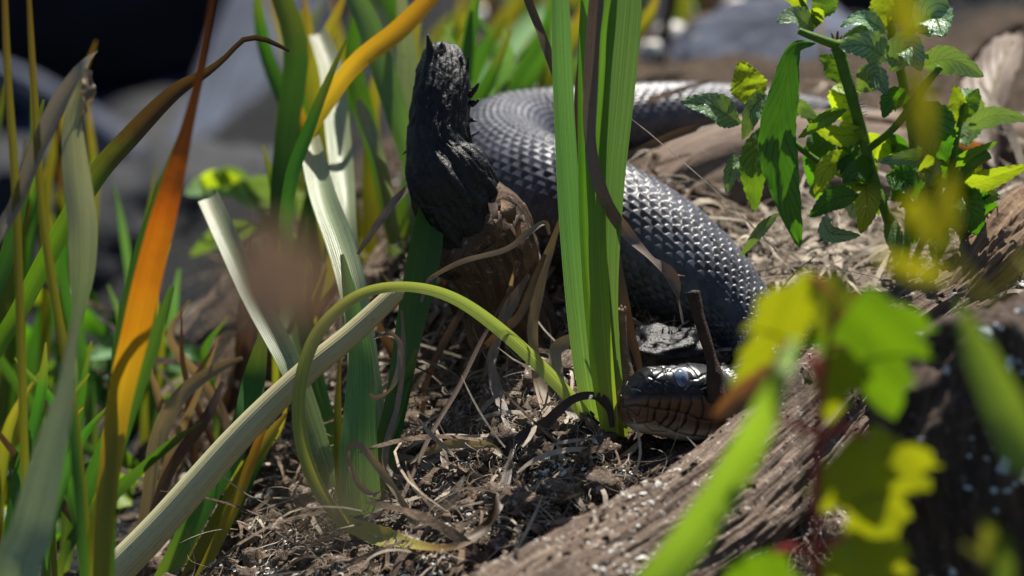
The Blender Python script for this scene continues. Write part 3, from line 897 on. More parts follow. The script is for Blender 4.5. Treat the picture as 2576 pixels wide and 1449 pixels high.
# keeled overlapping scales on the body
NS = 25
RL = 0.0027
aa = (th / (2 * pi) * NS)[None] + np.zeros((len(sgrid), 1))
sc_len = np.interp(sgrid, [0, .05, .12, TOT * .6, TOT], [0.62, 0.68, 1, 1.0, 0.55])
bb = np.cumsum(np.concatenate([[0], np.diff(sgrid)]) / (RL * sc_len))[:, None] + np.zeros((1, NTH))
best = np.full(vert.shape, -1.0); bid = np.zeros(vert.shape); bl = np.zeros(vert.shape)
j0 = np.floor(bb)
for dj in (-2, -1, 0, 1):
    j = j0 + dj
    odd = np.mod(j, 2) * 0.5
    ic = np.round(aa - odd) + odd
    da = aa - ic
    db = bb - j                    # 0 front .. 2.6 free rear edge
    wd = 0.56 * np.sqrt(np.clip(1 - ((db - 0.9) / 1.45) ** 2, 0, 1)) + 1e-6
    inside = (np.abs(da) < wd) & (db > -0.5)
    hgt = 0.2 + 0.52 * np.clip(db, 0, 2.4) / 2.4 - 0.36 * (da / 0.56) ** 2 + 0.13 * np.exp(-(da / 0.085) ** 2)
    hgt = hgt + 0.16 * (np.mod(np.sin(np.mod(ic, NS) * 12.99 + j * 78.23) * 437.5, 1.0) - .5)
    hgt = np.where(inside, hgt, -1)
    up_ = hgt > best
    best = np.where(up_, hgt, best); bid = np.where(up_, np.mod(ic, NS) * 31.7 + j * 7.13, bid); bl = np.where(up_, db, bl)
best = np.maximum(best, 0.0)
bodym = np.clip((sgrid - HL * 0.93) / (HL * .12), 0, 1)[:, None]
vent = np.clip((-ct - 0.72) / 0.15, 0, 1)[None]          # smooth belly
amp = 0.0021 * np.clip(RBc / (150 * S), .45, 1)[:, None]
disp = disp + bodym * (1 - vent) * amp * (best - 0.35)
pos = pos + ndir * disp[..., None]
# pigment
def mixc(a, b, t): return a * (1 - t[..., None]) + b * t[..., None]
L3 = lambda h: np.array(lin(h)[:3])
zz = qzy
colr = np.zeros(pos.shape) + L3('#141519')
tl = np.clip((zz - 650) / 110, 0, 1)
colr = mixc(colr, L3('#664c3a') + 0 * colr, tl)
tl2 = np.clip((zz - (960 + np.clip(qzx - 900, 0, 600) * .17)) / 110, 0, 1)
colr = mixc(colr, L3('#a08a72') + 0 * colr, tl2 * .85)
tl3 = np.clip((zz - (1020 + np.clip(qzx - 500, 0, 600) * .16)) / 60, 0, 1)
colr = mixc(colr, L3('#d6c6ac') + 0 * colr, tl3)
for poly, k_ in GROOVES[4:11] + GROOVES[28:33]:       # labial scales carry dark rear margins
    px_ = [(a - 16, b) for a, b in poly]
    t_ = np.zeros(zz.shape); t_[hm] = np.exp(-(seg_dist(hx_, hy_, px_) / 26) ** 2)
    colr = mixc(colr, L3('#17120f') + 0 * colr, t_ * .85 * np.clip((zz - 690) / 80, 0, 1))
colr = mixc(colr, L3('#0e0c0c') + 0 * colr, np.clip(groove, 0, 1) * .65)
hash1 = np.mod(np.sin(bid) * 43758.5, 1.0)
body = L3('#3f4049') * (0.6 + 0.75 * hash1)[..., None]
band = np.clip(np.sin(sgrid / .020) * 1.4, -1, 1)[:, None] * np.clip(ct + .6, 0, 1)[None]
dull = fbm(pos.reshape(-1, 3) * 55, 3, 77).reshape(zz.shape)
body = body * (1 + 0.18 * band + 0.3 * dull)[..., None]
body = mixc(body, L3('#171619') + 0 * body, np.clip((0.36 - best) / 0.22, 0, 1) * .85)
body = mixc(body, L3('#8a7d6a') + 0 * body, vent * np.ones_like(zz) * .8)
colr = mixc(colr, body, bodym * np.ones_like(zz))

k = M('snake_skin')
vc = k.new('ShaderNodeVertexColor', layer_name='Col')
n1 = k.noise(900, 3, k.coord('Object')).outputs[0]
k.l(k.mix(0.5, vc.outputs[0], k.ramp(n1, [(0.3, (0.7, 0.7, 0.7)), (0.7, (1.2, 1.2, 1.2))]), 'MULTIPLY'), k.b.inputs['Base Color'])
k.b.inputs['Roughness'].default_value = 0.34
k.b.inputs['Specular IOR Level'].default_value = 0.42
k.l(k.math('ADD', k.math('MULTIPLY', n1, 0.22), k.math('ADD', k.math('MULTIPLY', vc.outputs[1], 0.09), 0.2)), k.b.inputs['Roughness'])
k.bump(n1, 0.12, 0.0003)
snake = thing('snake', 'thick dark keel-scaled water snake resting coiled with its milky-eyed head on the litter', 'snake', ground_below(pos[120].mean(0), 0))
nS = len(sgrid)
v = np.vstack([pos.reshape(-1, 3), C[0] - T[0] * .0002, C[-1] + T[-1] * .002])
jj = np.arange(NTH)
tr = np.vstack([np.stack([np.full(NTH, nS * NTH), jj, (jj + 1) % NTH], 1), np.stack([np.full(NTH, nS * NTH + 1), (nS - 1) * NTH + (jj + 1) % NTH, (nS - 1) * NTH + jj], 1)])
colr = np.concatenate([colr, np.broadcast_to(bodym[..., None], colr.shape[:2] + (1,))], -1)      # alpha: 0 smooth head plates .. 1 body scales
cl = np.vstack([colr.reshape(-1, 4), colr[0, :1], colr[-1, :1]])
mesh_obj('body', v, grid_faces(nS, NTH, True), k.m, snake, None, cl, tris=tr)
# eyes, clouded before a shed
k = M('clouded_eye')
sep = k.n.new('ShaderNodeSeparateXYZ'); k.l(k.n.new('ShaderNodeUVMap').outputs[0], sep.inputs[0])
c = k.ramp(sep.outputs[1], [(0.0, lin('#33496a')), (0.2, lin('#3c5272')), (0.27, lin('#8a7468')), (0.31, lin('#566884')), (0.6, lin('#6c7c94')), (0.85, lin('#48546a')), (1.0, lin('#1c1a1c'))])
k.l(k.mix(0.25, c, k.ramp(k.noise(800, 3, k.coord('Object')).outputs[0], [(.3, (.6, .65, .75)), (.7, (1.2, 1.2, 1.2))]), 'MULTIPLY'), k.b.inputs['Base Color'])
k.b.inputs['Roughness'].default_value = 0.12
k.b.inputs['Coat Weight'].default_value = 0.6
EYE = k.m
hp = pos[hm].reshape(-1, 3); hn = ndir[hm].reshape(-1, 3)
dist2 = (qzx[hm].ravel() - EX) ** 2 + (qzy[hm].ravel() - EY) ** 2
lat_sign = np.broadcast_to(np.sign(st_)[None], vert.shape)[hm].ravel()
for side in (near, -near):
    i = np.argmin(np.where(lat_sign == side, dist2, 1e12))
    nn = nrm(hn[i] * .85 + Lv[120] * side * .4)
    cen = hp[i] + hn[i] * .0011 - nn * (.0029 if side == near else .0042)
    ex = nrm(T[120] - nn * (T[120] @ nn)); ey = np.cross(nn, ex)
    n_, m_ = 22, 36
    a_ = np.linspace(0.001, pi * .62, n_)[:, None]; b_ = np.linspace(0, 2 * pi, m_, endpoint=False)[None]
    vv = cen + ex * (.0036 * np.sin(a_) * np.cos(b_))[..., None] + ey * (.0046 * np.sin(a_) * np.sin(b_))[..., None] + nn * (.0030 * np.cos(a_) * np.ones_like(b_))[..., None]
    uvv = np.stack(np.broadcast_arrays(b_ / 6.3, a_ / (pi * .5)), -1).reshape(-1, 2)
    eo = mesh_obj('eye', vv.reshape(-1, 3), grid_faces(n_, m_, True), EYE, snake, uvv)
    eo['label'] = 'milky blue clouded eye'

# ------------------------------------------------------------------ grass tufts and single blades
def lay(pts, lift=.003):
    """keep a lying blade above the litter"""
    return [(p[0], p[1], min(p[2], gd(p[0], p[1]) - lift), *p[3:]) for p in pts]

def tuft(name, label, cat, blades, base=None, part='blade', group=None, root=True):
    """blades: (material, [(x,y,d,w,twist)...], options); each blade is a part; the first place of each is its root end"""
    p0 = P(*blades[0][1][0][:3]) if base is None else P(*base)
    t = thing(name, label, cat, ground_below(p0, 0.0), group)
    for i, b in enumerate(blades):
        opt = dict(b[2]) if len(b) > 2 else {}
        rows = []
        for r_ in b[1]:
            r_ = list(r_) + [0] * (5 - len(r_))
            rows.append([*P(*r_[:3]), r_[3] * S * (1 + r_[2] / DIST), radians(r_[4])])
        if opt.pop('root', root):
            g = ground_below(rows[0][:3], 0.006)
            if rows[0][2] - g[2] > 0.012:
                lean = (np.array(rows[0][:3]) - np.array(rows[1][:3])) * .25
                lean[2] = 0
                g2 = ground_below(g + lean * min(1, .02 / (np.linalg.norm(lean) + 1e-6)), .006)
                rows.insert(0, [*g2, rows[0][3] * .8, rows[0][4]])
        nm = opt.pop('name', part)
        v, f, uv = ribbon_w(rows, seed=i * 3 + len(label), **{**dict(n=34), **opt})
        mesh_obj(nm, v, f, MAT[b[0]], t, uv)
    return t

F = dict(camber=0.10, fold=0.10)
tuft('iris_clump', 'upright bright green iris clump in front of the snake with one blade arching over', 'grass clump', [
 ('glauc', [(1500, 1098, 0.0020, 36, 10), (1468, 900, -0.0058, 54, 12), (1440, 600, -0.0142, 58, 8), (1420, 300, -0.0226, 52, 0), (1408, 0, -0.0330, 46, -6), (1400, -300, -0.0374, 14)], F),
 ('bright', [(1528, 1095, -0.0040, 32, -15), (1500, 900, -0.0118, 46, -20), (1474, 600, -0.0182, 42, -25), (1470, 300, -0.0286, 40, -20), (1478, 0, -0.0410, 34), (1490, -250, -0.0453, 12)], F),
 ('bright', [(1543, 1092, -0.0060, 36, 20), (1516, 800, -0.0170, 52, 25), (1505, 500, -0.0274, 46, 20), (1520, 200, -0.0367, 44, 25), (1535, 0, -0.0450, 36), (1550, -250, -0.0503, 14)], F),
 ('glauc', [(1562, 1102, 0.0040, 36, -8), (1532, 800, -0.0080, 44, -10), (1533, 500, -0.0214, 66, -12), (1558, 200, -0.0337, 80, -8), (1576, 0, -0.0400, 78, 0), (1606, -330, -0.0466, 20)], F),
 ('deep', [(1578, 1106, 0.0100, 26, 30), (1552, 900, 0.0022, 34, 30), (1530, 600, -0.0082, 36, 35), (1512, 300, -0.0186, 34, 30), (1500, 0, -0.0290, 30), (1490, -200, -0.0333, 10)], F),
 ('arch', [(1497, 1084, -.001, 25, 10), (1440, 1000, -.002, 36, 20), (1290, 850, -.006, 39, 28), (1150, 748, -.011, 36, 35), (1020, 717, -.014, 29, 30), (900, 742, -.019, 30, 15), (805, 830, -.024, 34, 0), (760, 950, -.028, 34, -10), (757, 1080, -.034, 36, -18), (795, 1210, -.038, 39, -20), (872, 1324, -.042, 34, -25)], dict(n=90, camber=.16, fold=.12)),
 ('archend', [(866, 1318, -.042, 40, 30)] + lay([(960, 1350, -.042, 50, 25), (1060, 1376, -.042, 32, 40), (1150, 1374, -.04, 26, 20), (1230, 1312, -.03, 28, -30), (1268, 1225, -.02, 26, 10), (1290, 1130, -.012, 10, 40)], .018), dict(n=60, wob=.3, root=False)),
 ('dead', [(1610, 935, .007, 14), (1590, 850, .006, 26, 10), (1568, 750, .006, 28, 10), (1548, 630, .009, 22, 0), (1536, 480, .012, 8)], dict(wob=.3)),
 ('olive', [(1490, 1080, .008, 14), (1465, 800, .008, 14, 20), (1448, 520, .006, 16, 30), (1440, 330, .006, 10), (1436, 200, .006, 4)], {}),
])
single = [
 ('withered brown blade twisting down in front of the iris clump towards the snake', 'deadgrey', [(1508, -160, -.068, 26, 0), (1497, 40, -.058, 38, 10), (1486, 220, -.048, 38, 0), (1490, 380, -.04, 34, -10), (1524, 500, -.032, 36, -20), (1578, 588, -.014, 34, 10), (1640, 655, -.014, 30, 50), (1688, 690, -.012, 34, -20), (1704, 755, -.012, 26, 60), (1718, 815, -.012, 8, 20)], dict(n=80, wob=.35)),
 ('brown stiff straw leaning against the iris clump from the stub side', 'dead', [(1290, -90, .03, 16), (1340, 30, .028, 22, 20), (1400, 190, .02, 22, 10), (1440, 310, .014, 16, 0), (1452, 420, .012, 6)], dict(wob=.3, n=50)),
 ('brown upright dead strip behind the iris blades', 'dead', [(1482, -120, .022, 24), (1466, 120, .022, 26, 20), (1452, 330, .022, 20), (1447, 520, .022, 12), (1450, 700, .02, 6)], dict(wob=.3)),
 ('pale strap of dead grass hanging from the stub down beside the iris clump', 'straw', [(1412, 545, .03, 10), (1372, 660, .03, 26, 20), (1345, 790, .028, 30, -10), (1342, 880, .026, 26, 30), (1362, 980, .02, 32, 0), (1385, 1085, .008, 26, 10)], dict(n=60, wob=.35)),
 ('grey strap of dead grass with a kink between the stub and the pale hanging strap', 'deadgrey', [(1330, 690, .03, 10), (1288, 760, .03, 30, 10), (1246, 870, .026, 24, 40), (1240, 930, .022, 26, -20), (1256, 1000, .016, 28, 10), (1292, 1115, .004, 18)], dict(n=60, wob=.4)),
 ('curved pale dead strap bending over at the foot of the iris clump facing the stub', 'deadgrey', [(1460, 835, .02, 12), (1420, 860, .02, 32, 10), (1396, 890, .018, 34, 20), (1408, 960, .014, 30), (1438, 1040, .008, 26), (1462, 1090, .003, 12)], dict(n=50, wob=.3)),
 ('dark curled dead blade looping over the base of the arching iris blade', 'dark', [(1540, 1075, -.008, 12), (1532, 1025, -.009, 22, 20), (1500, 998, -.010, 24, -10), (1440, 1005, -.012, 22, 10), (1370, 1065, -.013, 28, 30), (1302, 1110, -.014, 30, -20), (1272, 1160, -.016, 28, 10), (1286, 1195, -.018, 14, 40)], dict(n=80, wob=.3)),
 ('long dark strand sagging across the litter below the snake head', 'dark', [(1352, 1090, -.012, 12), (1372, 1140, -.013, 20, 10), (1400, 1190, -.017, 22), (1450, 1222, -.021, 20), (1520, 1232, -.023, 18, 10), (1620, 1215, -.02, 16), (1700, 1190, -.018, 14), (1768, 1165, -.015, 8)], dict(n=70, wob=.25)),
 ('thin curled straw hooking over in front of the wide green reed blade', 'straw', [(1072, 1449, -.058, 14), (1045, 1330, -.045, 18, 20), (990, 1230, -.04, 18), (945, 1165, -.036, 20, 30), (905, 1120, -.034, 18), (880, 1122, -.034, 14), (876, 1160, -.034, 14, 30), (900, 1215, -.034, 16), (935, 1245, -.034, 14), (958, 1238, -.034, 6)], dict(n=80, wob=.35)),
 ('pale curved straw lying across the litter beside the dark loop', 'straw', [(1030, 1165, -.004, 8), (1080, 1135, -.002, 22, 20), (1150, 1115, -.002, 26, 10), (1220, 1120, -.006, 24), (1262, 1145, -.01, 16), (1290, 1180, -.012, 8)], dict(n=50, wob=.3)),
 ('whitish narrow straw arcing through the litter into the dark hollow', 'deadgrey', [(1110, 1130, .0, 6), (1118, 1165, -.006, 14, 20), (1160, 1185, -.012, 18), (1220, 1205, -.018, 18), (1270, 1235, -.024, 12), (1282, 1290, -.03, 6)], dict(n=50, wob=.3)),
 ('thin brown straw leaning diagonally over the litter beside the stub', 'dead', [(990, 1310, -.03, 8), (1030, 1210, -.016, 10), (1090, 1080, .0, 12), (1150, 980, .012, 12), (1220, 840, .025, 10), (1290, 720, .03, 6)], dict(n=40, wob=.2)),
 ('grey thread of dead grass crossing the stub bark collar', 'deadgrey', [(1060, 760, .01, 8), (1085, 700, .012, 12), (1170, 655, .008, 14), (1270, 628, .006, 14), (1330, 585, .004, 16), (1370, 560, .006, 14), (1382, 590, .01, 8)], dict(n=60, wob=.4)),
 ('twisted brown strip peeling from the foot of the stub', 'dead', [(1190, 900, .03, 8), (1250, 840, .022, 20), (1310, 790, .02, 22, 40), (1350, 690, .02, 18), (1372, 640, .02, 10)], dict(n=50, wob=.4)),
 ('looped dry tendril hanging among the reed blades', 'deadgrey', [(940, 850, .0, 6), (985, 840, .0, 10), (1006, 870, .0, 16, 20), (1004, 930, .0, 16), (980, 980, .0, 14, 40), (945, 1000, .0, 14), (930, 990, .0, 8)], dict(n=50, wob=.5)),
 ('grey curled tendril drooping to the litter from the reed blades', 'deadgrey', [(1010, 780, .004, 8), (1015, 900, .002, 12), (1000, 1020, .0, 14, 20), (975, 1110, -.004, 18), (968, 1170, -.006, 20, 30), (1000, 1200, -.008, 14), (1064, 1202, -.01, 6)], dict(n=60, wob=.4)),
 ('flat tan sedge strip lying along the log below the dark strand', 'straw', [(1390, 1260, -.036, 14), (1440, 1240, -.034, 30, 20), (1500, 1200, -.028, 30, 10), (1560, 1160, -.022, 24), (1612, 1110, -.012, 10)], dict(n=50, wob=.3)),
 ('dark flat strip of sedge lying under the snake chin', 'dark', [(1560, 1185, -.02, 10), (1640, 1165, -.018, 24, 30), (1720, 1140, -.014, 20), (1790, 1110, -.010, 10)], dict(n=40, wob=.3)),
 ('brown dry stem resting across the snake behind the iris clump', 'dead', [(1510, 440, .1, 10), (1580, 395, .105, 20, 20), (1680, 345, .115, 22), (1780, 312, .125, 18), (1850, 290, .13, 8)], dict(n=40, wob=.3)),
 ('grey bent straw among the reeds beside the stub', 'deadgrey', [(900, 640, .05, 8), (935, 585, .05, 18), (990, 510, .052, 20, 20), (1030, 470, .055, 16), (1070, 430, .06, 6)], dict(n=40, wob=.3)),
]
for lab, mt, pts, opt in single:
    o = add_blade('dead_grass_blade', lay(pts), mt, **opt)
    tag(o, lab, 'dead grass')

# twigs by the head
def twig(name, label, parts, mat, cat='twig', **kw):
    o = add_tube(name, parts, mat, **{**dict(n=40, m=12, noise=0.10, nscale=220), **kw})
    tag(o, label, cat); return o
twig('cut_stem', 'short hollow cut stem standing beside the snake snout', [(1582, 985, .003, 24), (1572, 930, .003, 21), (1562, 860, .003, 18), (1559, 800, .003, 18), (1558, 778, .003, 17)], 'twigpale', seed=2)
twig('upright_twig', 'dark brown bare twig standing in front of the snake neck', [(1808, 1010, -.014, 24), (1798, 950, -.014, 22), (1788, 900, -.014, 15), (1768, 830, -.014, 15), (1752, 775, -.014, 16), (1743, 734, -.014, 18)], 'twig', seed=3)
twig('diagonal_stalk', 'long pale round reed stalk leaning diagonally behind the arching blade', [(-330, 2080, -.012, 46), (-80, 1815, -.012, 46), (230, 1500, -.012, 44), (400, 1325, -.012, 41), (600, 1100, -.010, 36), (760, 945, -.008, 32), (880, 845, -.006, 29), (990, 742, -.004, 24), (1010, 722, -.004, 12)], 'stalk', 'reed stalk', n=110, m=18, noise=0.015, nscale=40, seed=4)
twig('thin_twig', 'thin dark twig poking up from the driftwood root', [(1668, 1400, -.088, 8), (1664, 1350, -.088, 6), (1656, 1310, -.088, 3)], 'twig', n=12, m=8)

twig('dry_stick', 'grey dry stick lying in the blur above the tail of the snake', [(1560, 130, .7, 10), (1720, 70, .7, 13), (1880, 20, .7, 14), (2060, -30, .7, 12)], 'twigpale', n=30, m=8)
twig('dry_stick', 'dark upright stick standing between the iris tops and the smooth grey stone', [(1650, 260, .6, 16), (1665, 120, .6, 15), (1690, 0, .6, 14), (1710, -120, .6, 12)], 'twig', n=30, m=8)
twig('dry_stick', 'brown bent stick behind the tips of the mint', [(2576, 60, .5, 16), (2480, 120, .5, 15), (2420, 210, .5, 13), (2390, 290, .5, 10)], 'twig', n=30, m=8)

# reeds left of the stub, sharp enough to count
tuft('broken_reed', 'pale dry reed blade broken off square at its top above the diagonal stalk', 'reed', [
 ('pale', [(870, 1320, .03, 36), (800, 1110, .03, 52), (738, 930, .035, 60, 10), (650, 760, .06, 64, 14), (575, 600, .09, 62, 14), (528, 500, .112, 58, 10)], dict(cut=True, **F))])
tuft('lit_reed', 'tall pale reed blade with a broken crumpled top glowing in sun beside the stub', 'reed', [
 ('pale', [(930, 1330, .02, 70), (942, 1100, .03, 64), (918, 900, .04, 66), (890, 730, .05, 72, 8), (858, 610, .072, 74, 12), (815, 490, .10, 68, 12), (780, 355, .132, 56, 6)], dict(cut=True, **F)),
 ('pale', [(905, 1325, .05, 50), (905, 900, .10, 60), (872, 600, .12, 56), (864, 450, .145, 62, 10), (850, 300, .18, 64, 12), (833, 170, .215, 60, 6), (800, 85, .235, 46)], dict(cut=True, **F)),
 ('deep', [(960, 1330, .04, 40), (740, 900, .12, 46), (706, 560, .16, 54), (722, 330, .17, 58), (745, 120, .17, 62), (695, -40, .17, 44), (660, -160, .17, 14)], F),
 ('deep', [(900, 1320, .06, 30), (735, 700, .1, 34), (730, 480, .10, 36, 20), (775, 330, .10, 32), (835, 180, .1, 16), (870, 100, .1, 5)], F),
])
tuft('wide_reed', 'broad green reed fan rising from the litter inside the arching blade', 'reed', [
 ('glauc', [(912, 1318, -.004, 104), (905, 1150, -.002, 96, 6), (908, 1000, .004, 76, 10), (905, 880, .01, 56), (880, 740, .014, 36), (860, 640, .016, 10)], F),
 ('deep', [(940, 1318, .004, 40), (962, 1140, .006, 44, 20), (1000, 1000, .012, 56, 20), (1035, 820, .03, 74, 10), (1068, 640, .04, 84), (1085, 520, .046, 60), (1100, 380, .05, 14)], F),
 ('olive', [(880, 1320, .0, 40), (858, 1200, .0, 30), (850, 1050, .004, 20), (855, 900, .008, 6)], F),
 ('deep', [(930, 1316, .01, 46), (975, 1130, .012, 50), (1012, 990, .014, 40), (1048, 880, .016, 10)], F)])
tuft('orange_reed', 'tall reed turning orange with a dark brown withered tip', 'reed', [
 ('orange', [(252, 1500, -0.120, 40), (292, 1080, -0.121, 62, 5), (345, 820, -0.138, 70, 8), (398, 610, -0.151, 70, 8), (437, 450, -0.161, 52), (476, 300, -0.171, 30), (503, 180, -0.179, 20), (530, 20, -0.189, 18), (545, -80, -0.195, 8)], dict(n=60, wob=.12, **F)),
 ('deep', [(272, 1500, -.118, 30), (298, 920, -.118, 34, 20), (340, 690, -.118, 36, 20), (398, 490, -.118, 26), (460, 330, -.118, 14), (505, 190, -.118, 5)], F),
 ('olive', [(225, 1500, -.11, 50), (262, 1250, -.11, 46), (290, 1050, -.11, 40), (335, 900, -.11, 34), (370, 780, -.11, 10)], F),
 ('bright', [(255, 1490, -.112, 34), (275, 1260, -.112, 36), (300, 1130, -.112, 30), (380, 880, -.112, 36), (432, 720, -.112, 12)], F)])
tuft('brown_tipped_reed', 'green blade bending right into a thin brown withered tip', 'reed', [
 ('tip', [(-60, 1050, .0, 40), (60, 760, .0, 48), (225, 470, .0, 54, 10), (330, 345, .0, 54, 15), (440, 232, .0, 40, 10), (520, 182, .0, 22), (572, 140, .0, 14), (612, 100, .0, 14), (662, 98, .0, 14), (728, 128, .0, 8)], dict(n=70, **F)),
 ('deep', [(-80, 1000, .0, 40), (20, 640, .0, 40), (70, 420, .0, 30), (110, 250, 0, 8)], F)])
tuft('folded_reed', 'dry tan reed blade folded over at its crumpled tip with the end hanging down', 'reed', [
 ('foldtan', [(-60, 820, -.10, 30), (50, 500, -.10, 42, 20), (130, 300, -.10, 46, 30), (190, 200, -.10, 40, 20), (226, 150, -.10, 26, 60), (246, 128, -.10, 10, 90)], dict(n=60, wob=.2, **F)),
 ('foldpale', [(222, 175, -.102, 22), (205, 220, -.104, 40, 30), (185, 300, -.106, 48), (190, 420, -.106, 68), (205, 560, -.106, 74, 8), (206, 680, -.106, 66), (196, 790, -.106, 30), (190, 860, -.106, 8)], dict(n=60, root=False, **F)),
 ('foldtan', [(215, 180, -.104, 16), (222, 230, -.108, 34, 40), (205, 290, -.108, 20, 60), (196, 330, -.106, 6)], dict(root=False, wob=.4)),
 ('olive', [(230, 1500, -.1, 22), (180, 1000, -.1, 26), (140, 760, -.1, 24), (105, 520, -.1, 20), (84, 200, -.1, 18), (70, -60, -.1, 10)], F),
 ('olive', [(60, 1100, -.1, 22), (40, 500, -.1, 22), (20, 200, -.1, 20), (10, -60, -.1, 14)], F)])
tuft('front_reed', 'broad pale grey-green reed blade standing before the folded dry reed', 'reed', [
 ('pale', [(30, 1560, -.24, 120), (75, 1350, -.24, 108), (130, 1130, -.24, 80, 10), (165, 980, -.24, 46), (182, 860, -.24, 24), (192, 760, -.24, 6)], F),
 ('deep', [(215, 1500, -.2, 24), (185, 1100, -.2, 24), (170, 900, -.2, 20), (190, 780, -.2, 6)], F)])

# sheaf of mixed yellowing blades behind the stalk
tuft('yellowing_sheaf', 'sheaf of green, gold and brown blades leaning right behind the diagonal stalk', 'grass clump', [
 ('ygold', [(420, 1500, .06, 34), (500, 1310, .06, 36), (590, 1150, .06, 30), (650, 1040, .07, 10)], F),
 ('deep', [(380, 1520, .05, 50), (520, 1250, .05, 60), (610, 1080, .05, 64), (640, 950, .06, 56), (665, 830, .06, 20)], F),
 ('olive', [(450, 1500, .04, 40), (560, 1290, .045, 40), (660, 1120, .05, 30), (720, 1040, .05, 8)], F),
 ('dead', [(340, 1480, .07, 24), (420, 1200, .07, 26), (520, 1050, .075, 26), (560, 960, .08, 10)], dict(wob=.3)),
 ('straw', [(330, 1500, .09, 20), (375, 1230, .09, 32), (400, 1100, .09, 46), (450, 1000, .09, 40), (530, 935, .095, 30), (610, 900, .10, 10)], dict(wob=.2)),
 ('ygold', [(480, 1500, .03, 26), (590, 1270, .035, 30), (650, 1110, .04, 20), (690, 1010, .04, 6)], F),
 ('deep', [(500, 1490, .045, 36), (560, 1340, .05, 40), (640, 1180, .055, 26), (700, 1080, .055, 8)], F)])

# reeds in soft focus behind the stub
r = np.random.default_rng(44)
def wild_tuft(name, label, bx, by, bd, nb, hts, lean, mats, wmin=34, wmax=62, spread=90, cat='reed'):
    bl = []
    for i in range(nb):
        x0 = bx + r.uniform(-spread, spread); d0 = bd + r.uniform(-.05, .05)
        h = r.uniform(*hts); ln = lean + r.normal(0, 110); w = r.uniform(wmin, wmax)
        bend = r.normal(0, 60)
        bl.append((mats[int(r.integers(len(mats)))], [(x0, by, d0, w * .6), (x0 + ln * .25 + bend * .4, by - h * .35, d0, w, r.uniform(-40, 40)), (x0 + ln * .6 + bend, by - h * .7, d0 - .01, w * .9, r.uniform(-50, 50)), (x0 + ln + bend * .5, by - h, d0 - .03, w * .15, r.uniform(-50, 50))], F))
    return tuft(name, label, cat, bl)
wild_tuft('reed_tuft', 'dense green reeds standing directly behind the black stub', 1050, 640, .24, 11, (420, 760), 40, ['deep', 'deep', 'glauc', 'olive', 'pale'])
wild_tuft('reed_tuft', 'green reeds leaning right over the back of the snake next to the stub', 1130, 520, .32, 8, (300, 520), 230, ['deep', 'glauc', 'deep'], 40, 66, 70)
tuft('sunlit_reed', 'two glossy sunlit reed blades leaning right between the stub and the iris clump', 'reed', [
 ('pale', [(1150, 520, .25, 40), (1210, 360, .30, 56), (1290, 220, .38, 60), (1380, 110, .46, 50), (1450, 50, .5, 14)], F),
 ('glauc', [(1140, 540, .28, 40), (1190, 300, .33, 50), (1250, 170, .42, 54), (1330, 60, .5, 50), (1400, 0, .55, 14)], F)])
wild_tuft('reed_tuft', 'olive and gold reeds between the stub and the pale sunlit reeds', 880, 660, .30, 9, (420, 760), -30, ['olive', 'ygold', 'deep', 'deep'])
wild_tuft('reed_tuft', 'dark soft green reeds far behind the top of the stub', 1150, 330, .75, 10, (300, 600), 40, ['deep', 'deep', 'olive'], 34, 60, 160)
wild_tuft('reed_tuft', 'far green reeds behind the tops of the iris blades', 1350, 290, .8, 9, (280, 560), 60, ['deep', 'deep', 'glauc', 'dead'], 30, 52, 140)
wild_tuft('reed_tuft', 'far reeds and brown stems between the iris clump and the mint', 1700, 210, .75, 9, (200, 420), 40, ['deep', 'dead', 'olive', 'deadgrey'], 26, 44, 150)
wild_tuft('reed_tuft', 'small group of slender green reeds by the grey driftwood log', 760, 560, .55, 5, (400, 700), -40, ['deep', 'deep', 'olive'], 36, 54, 60)
# denser soft-focus growth at the left and behind the coil
wild_tuft('reed_tuft', 'short reeds right behind the shaded far coil of the snake', 1340, 330, .34, 9, (230, 420), 60, ['deep', 'deep', 'glauc', 'olive'], 30, 52, 110)
wild_tuft('reed_tuft', 'thick green reeds behind the orange reed', 330, 1250, .28, 12, (500, 900), 60, ['deep', 'deep', 'olive', 'glauc'], 30, 56, 130)
wild_tuft('reed_tuft', 'tall dark green reeds behind the folded dry reed', 60, 1150, .34, 12, (600, 1100), 30, ['deep', 'deep', 'olive', 'tip'], 30, 54, 130)
wild_tuft('reed_tuft', 'dry brown grass sheaf behind the lower end of the diagonal stalk', 500, 1330, .16, 14, (300, 560), 140, ['dead', 'straw', 'dead', 'olive', 'deadgrey'], 16, 34, 130, 'grass clump')
wild_tuft('reed_tuft', 'brown and green grass sheaf behind the broken pale reed', 680, 1080, .20, 14, (280, 520), 60, ['dead', 'deep', 'straw', 'olive', 'deep'], 18, 40, 140, 'grass clump')
wild_tuft('reed_tuft', 'slim green blades rising between the broken pale reed and the sunlit reeds', 730, 950, .22, 8, (380, 640), 30, ['deep', 'olive', 'glauc'], 26, 46, 70)
wild_tuft('reed_tuft', 'dark grass sheaf in the hollow below the folded reed', 110, 1400, .12, 12, (300, 560), 20, ['deep', 'olive', 'dead', 'deep'], 24, 44, 140, 'grass clump')
wild_tuft('reed_tuft', 'brown dead grass matted at the foot of the black stub', 1120, 960, .10, 14, (180, 340), 30, ['dead', 'straw', 'deadgrey', 'dead'], 12, 26, 120, 'grass clump')
tuft('gold_reed', 'gold and orange reed blade leaning up to the right above the stub', 'reed', [
 ('ygold', [(700, 760, .14, 20), (742, 420, .13, 30), (835, 240, .125, 42), (900, 155, .12, 48), (1000, 78, .12, 52), (1090, -15, .12, 40), (1150, -90, .12, 12)], F)])
